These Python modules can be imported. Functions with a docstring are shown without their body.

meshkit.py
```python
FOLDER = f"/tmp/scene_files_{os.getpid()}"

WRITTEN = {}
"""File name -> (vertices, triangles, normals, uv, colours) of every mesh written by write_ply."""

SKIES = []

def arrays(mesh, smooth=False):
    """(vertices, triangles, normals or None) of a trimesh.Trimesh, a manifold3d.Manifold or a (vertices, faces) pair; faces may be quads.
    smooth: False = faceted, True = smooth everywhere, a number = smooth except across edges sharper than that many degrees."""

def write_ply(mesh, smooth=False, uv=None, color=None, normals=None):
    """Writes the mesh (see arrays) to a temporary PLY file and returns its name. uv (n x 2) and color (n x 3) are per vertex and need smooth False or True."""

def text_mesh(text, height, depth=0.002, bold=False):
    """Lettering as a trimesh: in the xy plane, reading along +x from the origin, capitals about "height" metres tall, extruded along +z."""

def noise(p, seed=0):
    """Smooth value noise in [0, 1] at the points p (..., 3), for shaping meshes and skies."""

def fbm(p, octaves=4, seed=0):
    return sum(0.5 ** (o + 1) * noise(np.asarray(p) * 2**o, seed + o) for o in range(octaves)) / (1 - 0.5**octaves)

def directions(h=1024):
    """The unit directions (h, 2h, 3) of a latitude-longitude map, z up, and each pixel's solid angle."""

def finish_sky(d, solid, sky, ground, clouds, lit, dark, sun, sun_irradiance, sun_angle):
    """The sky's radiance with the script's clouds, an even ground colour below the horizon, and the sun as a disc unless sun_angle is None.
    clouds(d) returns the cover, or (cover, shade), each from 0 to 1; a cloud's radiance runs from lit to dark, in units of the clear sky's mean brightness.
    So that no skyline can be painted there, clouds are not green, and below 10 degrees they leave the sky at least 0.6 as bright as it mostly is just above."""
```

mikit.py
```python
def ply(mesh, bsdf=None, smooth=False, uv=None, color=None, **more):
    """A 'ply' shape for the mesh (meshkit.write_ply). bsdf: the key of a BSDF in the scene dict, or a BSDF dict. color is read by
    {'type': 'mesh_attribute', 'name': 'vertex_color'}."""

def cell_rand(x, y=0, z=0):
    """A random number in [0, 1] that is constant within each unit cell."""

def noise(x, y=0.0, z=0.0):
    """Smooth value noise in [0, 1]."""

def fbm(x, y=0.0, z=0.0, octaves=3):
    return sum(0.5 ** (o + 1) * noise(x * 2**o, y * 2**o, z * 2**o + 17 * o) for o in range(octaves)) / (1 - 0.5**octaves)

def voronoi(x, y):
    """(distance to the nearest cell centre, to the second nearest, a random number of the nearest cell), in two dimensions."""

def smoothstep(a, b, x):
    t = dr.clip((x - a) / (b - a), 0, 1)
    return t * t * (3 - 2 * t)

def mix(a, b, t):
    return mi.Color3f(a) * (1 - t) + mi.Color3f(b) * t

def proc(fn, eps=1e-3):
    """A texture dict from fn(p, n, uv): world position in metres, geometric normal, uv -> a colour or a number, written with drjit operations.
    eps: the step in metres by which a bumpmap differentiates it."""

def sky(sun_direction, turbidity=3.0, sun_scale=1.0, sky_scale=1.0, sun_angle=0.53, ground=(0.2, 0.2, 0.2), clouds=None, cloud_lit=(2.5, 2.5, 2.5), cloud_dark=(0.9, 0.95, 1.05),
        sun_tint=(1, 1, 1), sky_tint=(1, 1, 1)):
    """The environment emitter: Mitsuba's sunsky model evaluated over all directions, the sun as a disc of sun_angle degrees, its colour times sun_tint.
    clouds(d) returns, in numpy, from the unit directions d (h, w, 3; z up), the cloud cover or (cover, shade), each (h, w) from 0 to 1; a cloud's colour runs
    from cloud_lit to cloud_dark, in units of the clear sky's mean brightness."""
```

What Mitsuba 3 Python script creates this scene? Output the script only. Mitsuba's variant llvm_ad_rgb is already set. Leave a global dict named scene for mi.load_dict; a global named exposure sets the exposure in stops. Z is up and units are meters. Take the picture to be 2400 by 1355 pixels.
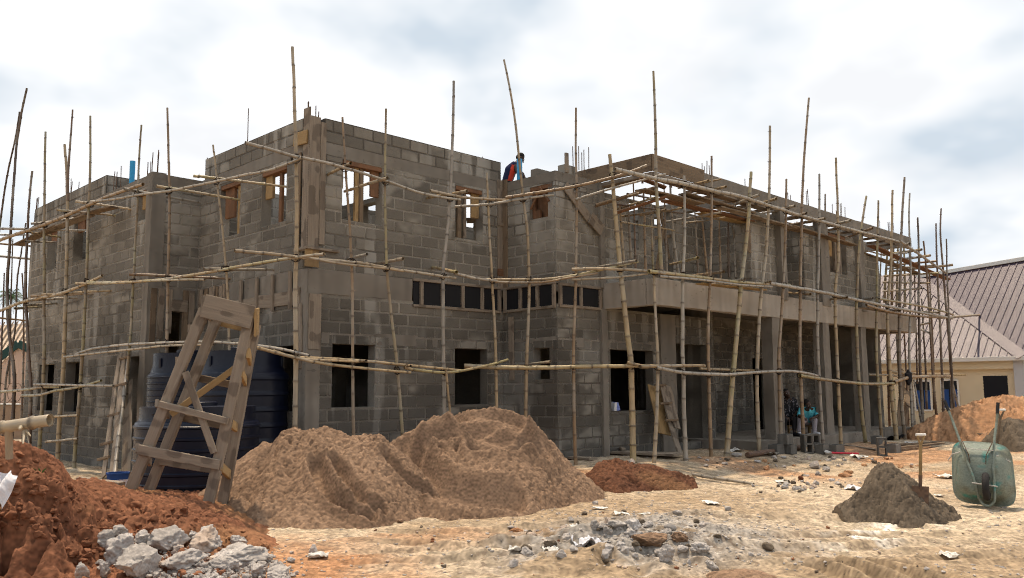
import math, random
import numpy as np, trimesh, drjit as dr, mitsuba as mi, mikit, meshkit
import manifold3d as m3
import shapely
from shapely.geometry import Polygon, box as sbox

rng = np.random.default_rng(7)
random.seed(7)
T = mi.ScalarTransform4f
scene, labels = {'type': 'scene'}, {}

# ------------------------------------------------------------------ camera, sky, exposure
F = 2007.0                                    # focal length in pixels of the 2400 px wide photograph
YAW, PITCH, ROLL = 0.78647972, 0.11608912, 0.00617266
EYE = np.array([0, 0, 1.7])


def cam_axes(yaw, pitch, roll):
    f = np.array([math.cos(pitch) * math.cos(yaw), math.cos(pitch) * math.sin(yaw), math.sin(pitch)])
    r = np.array([math.sin(yaw), -math.cos(yaw), 0.0])
    d = np.cross(f, r)
    c, s = math.cos(roll), math.sin(roll)
    return np.array([c * r + s * d, -s * r + c * d, f])


M = cam_axes(YAW, PITCH, ROLL)
cm = np.eye(4)
cm[:3, 0], cm[:3, 1], cm[:3, 2], cm[:3, 3] = -M[0], -M[1], M[2], EYE
scene['camera'] = {'type': 'perspective', 'fov': 2 * math.degrees(math.atan(1200 / F)), 'fov_axis': 'x', 'to_world': T(cm.tolist()),
                   'near_clip': 0.1, 'far_clip': 3000.0}
exposure = 0.8
SUN = (0.30 * 0.259, 0.259, 0.966)


def clouds(d):
    z = np.maximum(d[..., 2:3], 0.04)
    p = d / (z + 0.35)
    big = meshkit.fbm(p * 2.3 + np.array([5.3, 2.4, 1.3]), 5, seed=4)
    mid = meshkit.fbm(p * 5.5 + np.array([1.7, 2.2, 0.3]), 5, seed=11)
    n = 0.68 * big + 0.32 * mid
    shade = np.clip((n - 0.47) / 0.15, 0, 1)
    return 0.86 + 0.14 * np.clip((mid - 0.3) / 0.25, 0, 1), shade


scene['sky_light'] = mikit.sky(SUN, turbidity=3, sun_scale=1.75, sky_scale=1.0, sun_angle=1.6, sun_tint=(1.0, 0.965, 0.91), clouds=clouds,
                               cloud_lit=(6.0, 6.05, 6.1), cloud_dark=(3.7, 4.2, 4.7), ground=(0.25, 0.2, 0.15))


# ------------------------------------------------------------------ measuring helpers
def ray(x, y):
    return M.T @ np.array([(x - 1200) / F, (y - 677.5) / F, 1.0])


FW = np.array([math.cos(YAW), math.sin(YAW), 0.0])
RT = np.array([math.sin(YAW), -math.cos(YAW), 0.0])


def on(x, y, axis, val):
    d = ray(x, y)
    return EYE + (val - EYE[axis]) / d[axis] * d


def at(x, y, dist):
    """The point seen there that lies dist metres ahead, measured on the level along the line of view."""
    d = ray(x, y)
    return EYE + d * dist / (d @ FW)




def rf(r, f, z=0.0):
    return RT * r + FW * f + np.array([0, 0, z])


def sm(a, b, x):
    t = np.clip((np.asarray(x, float) - a) / (b - a), 0, 1)
    return t * t * (3 - 2 * t)


# ------------------------------------------------------------------ scene bookkeeping
count = {}


def numbered(key):
    n = count.get(key, 0)
    count[key] = n + 1
    return key if n == 0 else f'{key}_{n:03d}'


def thing(name, label, cat, group=None):
    key = numbered(name)
    labels[key] = {'label': label, 'category': cat}
    if group:
        labels[key]['group'] = group
    return key


def obj(name, mesh, mat, parent=None, smooth=False, uv=None, kind=None, label=None, cat=None, group=None, world=None):
    key = numbered(f'{parent}__{name}' if parent else name)
    shape = dict(mesh) if isinstance(mesh, dict) else mikit.ply(mesh, mat, smooth, uv=uv)
    if world is not None:
        shape['to_world'] = T(np.asarray(world).tolist())
    if isinstance(mesh, dict) and mat:
        shape['bsdf'] = {'type': 'ref', 'id': mat}
    scene[key] = shape
    inf = {k: v for k, v in dict(kind=kind, label=label, category=cat, group=group).items() if v}
    if inf:
        labels[key] = inf
    return key


def join(parts):
    """Joins (v, f) or (v, f, uv) tuples."""
    vs, fs, us, at_ = [], [], [], 0
    for p in parts:
        v, f = np.asarray(p[0], float), np.asarray(p[1], int)
        if f.shape[1] == 4:
            f = np.vstack([f[:, [0, 1, 2]], f[:, [0, 2, 3]]])
        vs.append(v)
        fs.append(f + at_)
        us.append(np.asarray(p[2]) if len(p) > 2 else np.zeros((len(v), 2)))
        at_ += len(v)
    return np.vstack(vs), np.vstack(fs), np.vstack(us)


def put(name, p, mat, parent=None, smooth=False, **k):
    """A (v, f, uv) tuple as an object."""
    return obj(name, (p[0], p[1]), mat, parent, smooth, uv=p[2] if len(p) > 2 and isinstance(smooth, bool) else None, **k)


# ------------------------------------------------------------------ shapes
def board(p0, p1, w, t, side=None, tone=None, warp=0.0):
    """A plank from p0 to p1: w wide along side, t thick; uv = (metres along the grain, across + a tone offset)."""
    p0, p1 = np.asarray(p0, float), np.asarray(p1, float)
    L = np.linalg.norm(p1 - p0)
    x = (p1 - p0) / L
    s = np.asarray((0, 0, 1.0) if side is None else side, float)
    s = s - x * (s @ x)
    s /= np.linalg.norm(s)
    n = np.cross(x, s)
    tone = rng.random() if tone is None else tone
    c = min(0.006, t * 0.2, w * 0.2)
    # octagonal (chamfered) section
    sec = np.array([(-w / 2 + c, -t / 2), (w / 2 - c, -t / 2), (w / 2, -t / 2 + c), (w / 2, t / 2 - c), (w / 2 - c, t / 2), (-w / 2 + c, t / 2), (-w / 2, t / 2 - c), (-w / 2, -t / 2 + c)])
    per = np.concatenate([[0], np.cumsum(np.linalg.norm(np.roll(sec, -1, 0) - sec, axis=1))])
    nseg = max(1, int(L / 0.7)) if warp else 1
    vs, us, fs = [], [], []
    j = (rng.random((nseg + 1, 2)) - 0.5) * warp
    for i in range(nseg + 1):
        q = p0 + x * L * i / nseg + s * j[i, 0] + n * j[i, 1]
        for k in range(9):
            a, b = sec[k % 8]
            vs.append(q + s * a + n * b)
            us.append((L * i / nseg + 13.7 * tone, per[k] + 31 * tone))
    for i in range(nseg):
        for k in range(8):
            a = i * 9 + k
            fs.append((a, a + 9, a + 10, a + 1))
    v, u = np.array(vs), np.array(us)
    f = np.array(fs)
    f = np.vstack([f[:, [0, 1, 2]], f[:, [0, 2, 3]]])
    base = len(v)
    caps_v, caps_u, caps_f = [], [], []
    for i, flip in ((0, True), (nseg, False)):
        b = base + len(caps_v)
        for k in range(8):
            caps_v.append(v[i * 9 + k])
            caps_u.append((sec[k][0] * 0.3 + 5 * tone, sec[k][1] + 17 * tone))
        for k in range(1, 7):
            caps_f.append((b, b + k + 1, b + k) if not flip else (b, b + k, b + k + 1))
    v, u, f = np.vstack([v, caps_v]), np.vstack([u, caps_u]), np.vstack([f, caps_f])
    if np.linalg.det(np.stack([x, s, n])) > 0:
        f = f[:, ::-1]
    return v, f, u


def spline(pts, step):
    pts = np.asarray(pts, float)
    if len(pts) == 2:
        n = max(2, int(np.linalg.norm(pts[1] - pts[0]) / step) + 1)
        return pts[0] + (pts[1] - pts[0]) * np.linspace(0, 1, n)[:, None]
    from scipy.interpolate import PchipInterpolator
    t = np.concatenate([[0], np.cumsum(np.linalg.norm(np.diff(pts, axis=0), axis=1))])
    n = max(3, int(t[-1] / step) + 1)
    return PchipInterpolator(t, pts)(np.linspace(0, t[-1], n))


def frame(x):
    a = np.cross(x, (0, 0, 1.0) if abs(x[2]) < 0.9 else (1.0, 0, 0))
    a /= np.linalg.norm(a)
    return a, np.cross(x, a)


def tube(pts, r0, r1=None, sides=8, step=0.1, caps=True, tone=0.5, fixed=False):
    r1 = r0 if r1 is None else r1
    c = np.asarray(pts, float) if fixed else spline(pts, step)
    n = len(c)
    t = np.gradient(c, axis=0)
    t /= np.linalg.norm(t, axis=1, keepdims=True)
    a, _ = frame(t[0])
    ang = np.arange(sides) * 2 * math.pi / sides
    vs = []
    rr = np.linspace(r0, r1, n) if np.isscalar(r0) else np.asarray(r0)
    for i in range(n):
        a = a - t[i] * (a @ t[i])
        a /= np.linalg.norm(a)
        b = np.cross(t[i], a)
        vs.append(c[i] + rr[i] * (np.cos(ang)[:, None] * a + np.sin(ang)[:, None] * b))
    v = np.vstack(vs)
    i, j = np.meshgrid(np.arange(n - 1), np.arange(sides), indexing='ij')
    q = np.stack([i * sides + j, i * sides + (j + 1) % sides, (i + 1) * sides + (j + 1) % sides, (i + 1) * sides + j], -1).reshape(-1, 4)
    f = np.vstack([q[:, [0, 1, 2]], q[:, [0, 2, 3]]])
    if caps:
        k = len(v)
        v = np.vstack([v, c[0], c[-1]])
        e = np.arange(sides)
        f = np.vstack([f, np.stack([np.full(sides, k), (e + 1) % sides, e], 1), np.stack([np.full(sides, k + 1), (n - 1) * sides + e, (n - 1) * sides + (e + 1) % sides], 1)])
    return v, f, np.full((len(v), 2), tone)


def bamboo(pts, r0, r1, tone, sides=9, node=0.36, branch=True):
    """A bamboo pole with swollen nodes, stubs and open hollow ends. uv.x = phase between the nodes (0 at a node), uv.y = tone."""
    c = spline(pts, 0.04)
    s = np.concatenate([[0], np.cumsum(np.linalg.norm(np.diff(c, axis=0), axis=1))])
    L = s[-1]
    t = rng.random() * node * 0.6 + 0.08
    rings = [(0.0, 1.0, 0.5)]
    nodes = []
    while t < L - 0.06:
        nodes.append(t)
        rings += [(t - 0.022, 1.0, 0.10), (t - 0.006, 1.17, 0.02), (t + 0.008, 1.12, 0.0), (t + 0.024, 0.97, 0.10)]
        d = node * (0.8 + 0.45 * rng.random())
        rings += [(t + d * 0.5, 0.96, 0.5)]
        t += d
    rings = [r for r in rings if 0 <= r[0] < L - 0.03] + [(L, 1.0, 0.5)]
    sr = np.array([r[0] for r in rings])
    keep = np.concatenate([[True], np.diff(sr) > 0.004])
    rings = [r for r, k in zip(rings, keep) if k]
    sr = np.array([r[0] for r in rings])
    cc = np.stack([np.interp(sr, s, c[:, k]) for k in range(3)], 1)
    wob = (meshkit.noise(np.stack([sr * 1.7, sr * 0 + tone * 91, sr * 0], 1)) - 0.5)[:, None] * 0.012
    a0, b0 = frame((c[-1] - c[0]) / np.linalg.norm(c[-1] - c[0]))
    cc = cc + a0 * wob + b0 * np.roll(wob, 3)
    rad = np.array([r[1] for r in rings]) * np.interp(sr, [0, L], [r0, r1])
    ph = np.array([r[2] for r in rings])
    d0, d1 = (cc[0] - cc[1]), (cc[-1] - cc[-2])
    d0 /= np.linalg.norm(d0)
    d1 /= np.linalg.norm(d1)
    cc = np.vstack([cc[0] - d0 * 0.12, cc[0] - d0 * 0.02, cc, cc[-1] - d1 * 0.02, cc[-1] - d1 * 0.12])
    rad = np.concatenate([[rad[0] * 0.72, rad[0] * 0.78], rad, [rad[-1] * 0.78, rad[-1] * 0.72]])
    ph = np.concatenate([[0.2, 0.5], ph, [0.5, 0.2]])
    n = len(cc)
    tt = np.gradient(c, axis=0)
    tg = np.stack([np.interp(np.concatenate([[0, 0], sr, [L, L]]), s, tt[:, k]) for k in range(3)], 1)
    tg /= np.linalg.norm(tg, axis=1, keepdims=True)
    a, _ = frame(tg[0])
    ang = np.arange(sides) * 2 * math.pi / sides
    vs = []
    for i in range(n):
        a = a - tg[i] * (a @ tg[i])
        a /= np.linalg.norm(a)
        b = np.cross(tg[i], a)
        vs.append(cc[i] + rad[i] * (np.cos(ang)[:, None] * a + np.sin(ang)[:, None] * b))
    v = np.vstack(vs)
    i, j = np.meshgrid(np.arange(n - 1), np.arange(sides), indexing='ij')
    q = np.stack([i * sides + j, i * sides + (j + 1) % sides, (i + 1) * sides + (j + 1) % sides, (i + 1) * sides + j], -1).reshape(-1, 4)
    f = np.vstack([q[:, [0, 1, 2]], q[:, [0, 2, 3]]])
    u = np.stack([np.repeat(ph, sides), np.full(n * sides, tone)], 1)
    k, e = len(v), np.arange(sides)
    v = np.vstack([v, cc[0], cc[-1]])
    u = np.vstack([u, [[0.0, tone]] * 2])
    f = np.vstack([f, np.stack([np.full(sides, k), (e + 1) % sides, e], 1), np.stack([np.full(sides, k + 1), (n - 1) * sides + e, (n - 1) * sides + (e + 1) % sides], 1)])
    out = [(v, f, u)]
    if branch:
        for tn in nodes:
            if rng.random() < 0.3:
                p = np.array([np.interp(tn, s, c[:, k]) for k in range(3)])
                th = rng.random() * 6.28
                dirn = a0 * math.cos(th) + b0 * math.sin(th)
                rb = np.interp(tn, [0, L], [r0, r1])
                out.append(tube([p + dirn * rb * 0.6, p + dirn * (rb + 0.012 + 0.03 * rng.random()) + np.array([0, 0, 0.015])], 0.008, 0.005, 5, 1.0, tone=0.02)[:2] + (np.tile([[0.05, tone]], (12, 1)),))
    return join(out)


def rock(seed, sub=3, rough=0.35, cuts=9):
    """A broken lump: an icosphere cut by random planes, then roughened; unit size."""
    r = np.random.default_rng(seed)
    s = trimesh.creation.icosphere(sub)
    v = np.array(s.vertices)
    for _ in range(cuts):
        n = r.normal(size=3)
        n /= np.linalg.norm(n)
        d = 0.45 + 0.4 * r.random()
        h = v @ n
        v = v - np.maximum(h - d, 0)[:, None] * n
    nrm = v / np.linalg.norm(v, axis=1, keepdims=True)
    k = meshkit.fbm(v * 3.5 + seed * 7.3, 4, seed) - 0.5
    v = v + nrm * (k * rough)[:, None]
    return v, np.array(s.faces)


def hullspheres(js, sub=1):
    pts = []
    for p, r in js:
        ico = np.array(trimesh.creation.icosphere(2 if r > 0.03 else 1).vertices)
        rr = np.asarray(r)
        pts.append(ico * rr + np.asarray(p, float))
    return m3.Manifold.hull_points(np.vstack(pts))


def blobs(bones, edge=0.03, it=10):
    """One continuous surface of tapered bones, refined and smoothed."""
    m = None
    for b in bones:
        h = hullspheres(b)
        m = h if m is None else m + h
    m = m.refine_to_length(edge)
    mm = m.to_mesh()
    t = trimesh.Trimesh(mm.vert_properties[:, :3], mm.tri_verts, process=True)
    trimesh.smoothing.filter_taubin(t, 0.5, 0.52, it)
    return t


# ------------------------------------------------------------------ materials
def fb(x, y, z=0.0, o=3):
    return mikit.fbm(x, y, z, o)


def mat(name, col, rough=0.9, bump=None, scale=1.0, spec=0.25, eps=2e-3, **kw):
    b = {'type': 'principled', 'base_color': mikit.proc(col) if callable(col) else {'type': 'rgb', 'value': list(col)}, 'roughness': rough, 'specular': spec, **kw}
    if bump is not None:
        b = {'type': 'bumpmap', 'arbitrary': mikit.proc(bump, eps=eps), 'scale': scale, 'bsdf': b}
    scene[name] = {'type': 'twosided', 'bsdf': b}
    return name


mx, ss, nz = mikit.mix, mikit.smoothstep, mikit.noise


def c_block(p, n, uv):
    g = fb(p.x * 1.3 + uv.x * 40, p.y * 1.3, p.z * 1.3 + uv.x * 9, 3)
    fine = nz(p.x * 60, p.y * 60, p.z * 60)
    damp_shade = 1 - ss(0.2, 2.4, p.z + 1.2 * nz(p.x * 0.7, p.y * 0.7))  # damp foot of the wall, with some lower storey shade painted in
    old = 1 - ss(2.9, 4.1, p.z + 0.5 * nz(p.x * 2, p.y * 2))  # shade of the lower storey, painted into the block colour
    a = mx((0.135, 0.120, 0.100), (0.190, 0.170, 0.143), uv.x) * (0.62 + 0.7 * fb(p.x * 0.45 + 2, p.y * 0.45, p.z * 0.6, 3))
    a = a * (0.72 + 0.42 * g) * (0.88 + 0.24 * fine)
    streak = ss(0.56, 0.74, nz(p.x * 7.0 + p.y * 7.0, 3.0, p.z * 0.5)) * ss(0.40, 0.66, nz(p.x * 0.8, p.y * 0.8, p.z * 0.6))
    a = mx(a, (0.34, 0.32, 0.285), 0.65 * streak)
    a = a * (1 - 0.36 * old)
    smear = ss(0.57, 0.70, fb(p.x * 1.1 + 3, p.y * 1.1, p.z * 1.6, 4))
    a = mx(a, (0.30, 0.275, 0.235), 0.6 * smear)
    return mx(a, (0.090, 0.090, 0.089), 0.55 * damp_shade)


def c_mortar(p, n, uv):
    g = fb(p.x * 2.1, p.y * 2.1, p.z * 2.1, 3)
    fine = nz(p.x * 50, p.y * 50, p.z * 50)
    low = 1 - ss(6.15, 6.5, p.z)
    a = mx((0.095, 0.083, 0.070), (0.240, 0.217, 0.184), low) * (0.62 + 0.7 * fb(p.x * 0.45 + 2, p.y * 0.45, p.z * 0.6, 3)) * (1 - 0.38 * (1 - ss(2.9, 4.1, p.z + 0.5 * nz(p.x * 2, p.y * 2))))  # last factor paints the lower storey shade into the joints too
    streak = ss(0.56, 0.74, nz(p.x * 7.0 + p.y * 7.0, 3.0, p.z * 0.5)) * ss(0.40, 0.66, nz(p.x * 0.8, p.y * 0.8, p.z * 0.6))
    a = mx(a, (0.34, 0.32, 0.285), 0.5 * streak)
    a = mx(a, (0.085, 0.073, 0.060), 0.75 * ss(0.5, 0.68, fb(p.x * 0.9 + 7, p.y * 0.9, p.z * 1.3, 3)))
    return a * (0.70 + 0.42 * g) * (0.86 + 0.28 * fine)


def c_concrete(p, n, uv):
    g = fb(p.x * 0.9, p.y * 0.9, p.z * 1.4, 4)
    st = nz(p.x * 9 + p.y * 9, 1.0, p.z * 0.7)
    pit = ss(0.76, 0.86, nz(p.x * 17, p.y * 17, p.z * 17)) * ss(0.5, 0.65, fb(p.x * 1.5, p.y * 1.5, p.z * 1.5, 2))
    stain = ss(0.52, 0.72, fb(p.x * 2.4, p.y * 2.4, p.z * 1.6, 3))
    a = mx((0.115, 0.097, 0.078), (0.245, 0.219, 0.188), g) * (0.78 + 0.36 * st)
    a = mx(a, (0.16, 0.145, 0.125), 0.45 * stain)
    return mx(a, (0.08, 0.07, 0.06), 0.55 * pit)


def b_rough(p, n, uv):
    return fb(p.x * 14, p.y * 14, p.z * 14, 4) + 0.4 * nz(p.x * 70, p.y * 70, p.z * 70)


def wood(dark, light, knot=0.5):
    def f(p, n, uv):
        g = nz(uv.x * 1.6, uv.y * 55) * 0.55 + nz(uv.x * 7, uv.y * 190) * 0.45
        big = fb(uv.x * 1.1, uv.y * 4.0, 0.0, 3)
        st = ss(0.60, 0.74, nz(uv.x * 5 + 3, uv.y * 9))
        a = mx(dark, light, 0.25 + 0.55 * g + 0.35 * (big - 0.4))
        return mx(a, (0.055, 0.04, 0.03), knot * st)
    return f


def b_wood(p, n, uv):
    return nz(uv.x * 2, uv.y * 90) + 0.6 * nz(uv.x * 9, uv.y * 220)


def c_bamboo(p, n, uv):
    nd = 1 - ss(0.0, 0.16, uv.x)
    g = fb(p.x * 2.2, p.y * 2.2, p.z * 2.2, 3)
    a = mx((0.075, 0.046, 0.033), (0.335, 0.245, 0.138), ss(0.0, 0.9, uv.y))  # dark end paints in the backlight of poles standing against the sky
    h = uv.y * 37.7 - dr.floor(uv.y * 37.7)
    a = mx(a, (0.20, 0.205, 0.085), 0.45 * ss(0.74, 0.9, h) * ss(0.4, 0.6, g))
    a = mx(a, (0.27, 0.25, 0.22), 0.8 * (1 - ss(0.12, 0.38, h)))
    a = mx(a, (0.155, 0.085, 0.045), 0.6 * ss(0.42, 0.5, h) * (1 - ss(0.6, 0.7, h)))
    a = a * (0.62 + 0.72 * g) * (0.82 + 0.36 * nz(p.x * 30, p.y * 30, p.z * 5))
    a = mx(a, (0.30, 0.27, 0.22), 0.5 * ss(0.5, 0.75, nz(p.x * 1.3 + 9 * uv.y, p.y * 1.3, p.z * 1.3)))
    return mx(a, (0.05, 0.034, 0.022), nd * (0.35 + 0.55 * nz(p.x * 2.3, p.y * 2.3, p.z * 2.3)))


def c_sand(p, n, uv):
    g = fb(p.x * 1.4, p.y * 1.4, p.z * 1.4, 3)
    f2 = nz(p.x * 34, p.y * 34, p.z * 34)
    a = mx((0.160, 0.100, 0.063), (0.275, 0.180, 0.118), g)
    return a * (0.52 + 0.80 * f2)


def c_red(p, n, uv):
    g = fb(p.x * 1.7, p.y * 1.7, p.z * 2.2, 4)
    f2 = nz(p.x * 30, p.y * 30, p.z * 30)
    dust = ss(0.55, 0.75, fb(p.x * 0.9 + 4, p.y * 0.9, p.z * 2, 3))
    a = mx((0.095, 0.036, 0.020), (0.245, 0.108, 0.056), g) * (0.5 + 0.85 * f2)
    return mx(a, (0.29, 0.155, 0.075), 0.6 * dust)


def c_ground(p, n, uv):
    x, y = p.x, p.y
    a = fb(x * 0.42 + 3, y * 0.42, 0.0, 4)
    b = fb(x * 1.6 + 7, y * 1.6, 0.0, 4)
    f2 = nz(x * 38, y * 38)
    f3 = nz(x * 11, y * 11)
    col = mx((0.275, 0.202, 0.130), (0.425, 0.345, 0.248), ss(0.3, 0.68, a * 0.6 + b * 0.4))
    # trampled red laterite spilled by the bank and along the front of the porch
    rr = dr.sqrt(dr.square((x - 3.7) / 2.3) + dr.square((y - 8.0) / 2.3))
    red = (1 - ss(0.55, 1.15, rr + 0.55 * (b - 0.5)))
    red2 = ss(0.54, 0.70, fb(x * 0.5 + 11, y * 0.5 + 5, 0.0, 3)) * ss(7.0, 10.5, y + 0.2 * x) * 0.75
    col = mx(col, (0.33, 0.165, 0.080), dr.clip(dr.maximum(red, red2), 0, 1) * 0.9)
    # grey cement dust where mortar was mixed, and crushed rubble spill
    q = dr.sqrt(dr.square((x - 7.8) / 2.7) + dr.square((y - 5.8) / 1.9))
    grey = (1 - ss(0.35, 1.1, q + 0.7 * (b - 0.5))) * ss(0.38, 0.58, b + 0.2 * f3)
    col = mx(col, (0.29, 0.27, 0.245), grey * 0.9)
    q2 = dr.sqrt(dr.square((x - 10.1) / 1.9) + dr.square((y - 4.2) / 0.7))
    white = (1 - ss(0.35, 1.0, q2 + 0.9 * (b - 0.5))) * ss(0.45, 0.62, fb(x * 3.1, y * 3.1, 0.0, 3))
    col = mx(col, (0.66, 0.62, 0.55), white * 0.8)
    shade = ss(0.2, 0.75, f3)
    far = ss(60, 140, dr.sqrt(x * x + y * y))
    col = col * (0.55 + 0.64 * f2) * (0.78 + 0.36 * shade)
    col = mx(col, (0.12, 0.085, 0.06), 0.55 * ss(0.66, 0.80, nz(x * 23, y * 23)) * ss(0.45, 0.6, b))
    return mx(col, (0.16, 0.17, 0.07), far)


def b_ground(p, n, uv):
    return fb(p.x * 9, p.y * 9, p.z * 9, 4) + 0.35 * fb(p.x * 45, p.y * 45, p.z * 45, 2)


def c_rubble(p, n, uv):
    g = fb(p.x * 3.2, p.y * 3.2, p.z * 3.2, 3)
    f2 = nz(p.x * 55, p.y * 55, p.z * 55)
    a = mx((0.22, 0.195, 0.17), (0.46, 0.43, 0.41), g) * (0.72 + 0.45 * f2)
    return mx(a, (0.40, 0.26, 0.16), 0.45 * ss(0.58, 0.72, fb(p.x * 1.8 + 3, p.y * 1.8, p.z * 1.8, 2)))


def c_dark(p, n, uv):
    g = fb(p.x * 4, p.y * 4, p.z * 4, 3)
    return mx((0.055, 0.042, 0.030), (0.165, 0.130, 0.095), g) * (0.7 + 0.5 * nz(p.x * 40, p.y * 40, p.z * 40))


def c_orange(p, n, uv):
    g = fb(p.x * 1.2, p.y * 1.2, p.z * 1.8, 4)
    return mx((0.26, 0.125, 0.060), (0.45, 0.265, 0.150), g) * (0.75 + 0.45 * nz(p.x * 16, p.y * 16, p.z * 16))


def c_cream(p, n, uv):
    return mi.Color3f((0.60, 0.51, 0.36)) * (0.85 + 0.25 * fb(p.x * 0.8, p.y * 0.8, p.z * 0.8, 3))


def c_roof(p, n, uv):
    g = fb(p.x * 0.5, p.y * 0.5, p.z * 0.5, 3)
    return mx((0.050, 0.034, 0.050), (0.086, 0.064, 0.088), g)


def c_green(p, n, uv):
    """Turquoise paint worn and caked with cement and soil."""
    d = fb(p.x * 7, p.y * 7, p.z * 7, 4)
    cake = ss(0.20, 0.46, d)
    f2 = nz(p.x * 60, p.y * 60, p.z * 60)
    a = mx((0.05, 0.215, 0.195), (0.185, 0.215, 0.180), cake)
    mud = ss(0.50, 0.70, fb(p.x * 4 + 5, p.y * 4, p.z * 4, 3))
    a = mx(a, (0.13, 0.12, 0.075), 0.6 * mud)
    return a * (0.75 + 0.45 * f2)


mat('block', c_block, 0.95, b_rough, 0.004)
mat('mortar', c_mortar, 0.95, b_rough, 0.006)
mat('concrete', c_concrete, 0.9, b_rough, 0.006)
mat('concrete_pale', lambda p, n, uv: c_concrete(p, n, uv) * 1.75, 0.9, b_rough, 0.006)
mat('wood_grey', wood((0.11, 0.085, 0.065), (0.30, 0.245, 0.19)), 0.85, b_wood, 0.0012)
mat('wood_brown', wood((0.085, 0.058, 0.038), (0.225, 0.165, 0.11)), 0.85, b_wood, 0.0012)
mat('wood_red', wood((0.095, 0.042, 0.022), (0.215, 0.112, 0.058), 0.3), 0.8, b_wood, 0.001)
mat('wood_yellow', wood((0.19, 0.115, 0.05), (0.37, 0.25, 0.12), 0.35), 0.8, b_wood, 0.001)
mat('bamboo', c_bamboo, 0.42, spec=0.5)
mat('sand', c_sand, 0.97, b_ground, 0.020, eps=4e-3)
mat('red_soil', c_red, 0.97, b_ground, 0.022, eps=4e-3)
mat('bare_ground', c_ground, 0.97, b_ground, 0.022, eps=4e-3)
mat('rubble', c_rubble, 0.93, b_ground, 0.016, eps=3e-3)
mat('dark_soil', c_dark, 0.95, b_ground, 0.02, eps=4e-3)
mat('orange_soil', c_orange, 0.97, b_ground, 0.03, eps=5e-3)
mat('wet_red_soil', lambda p, n, uv: c_red(p, n, uv) * 0.62, 0.95, b_ground, 0.03, eps=4e-3)
mat('cream_paint', c_cream, 0.85)
mat('white_paint', (0.62, 0.60, 0.56), 0.6)
mat('grey_paint', (0.42, 0.42, 0.43), 0.7)
mat('roof_sheet', c_roof, 0.5, spec=0.4)
mat('beige_sheet', (0.50, 0.40, 0.31), 0.45)
mat('green_fascia', (0.012, 0.045, 0.04), 0.5)
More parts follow.
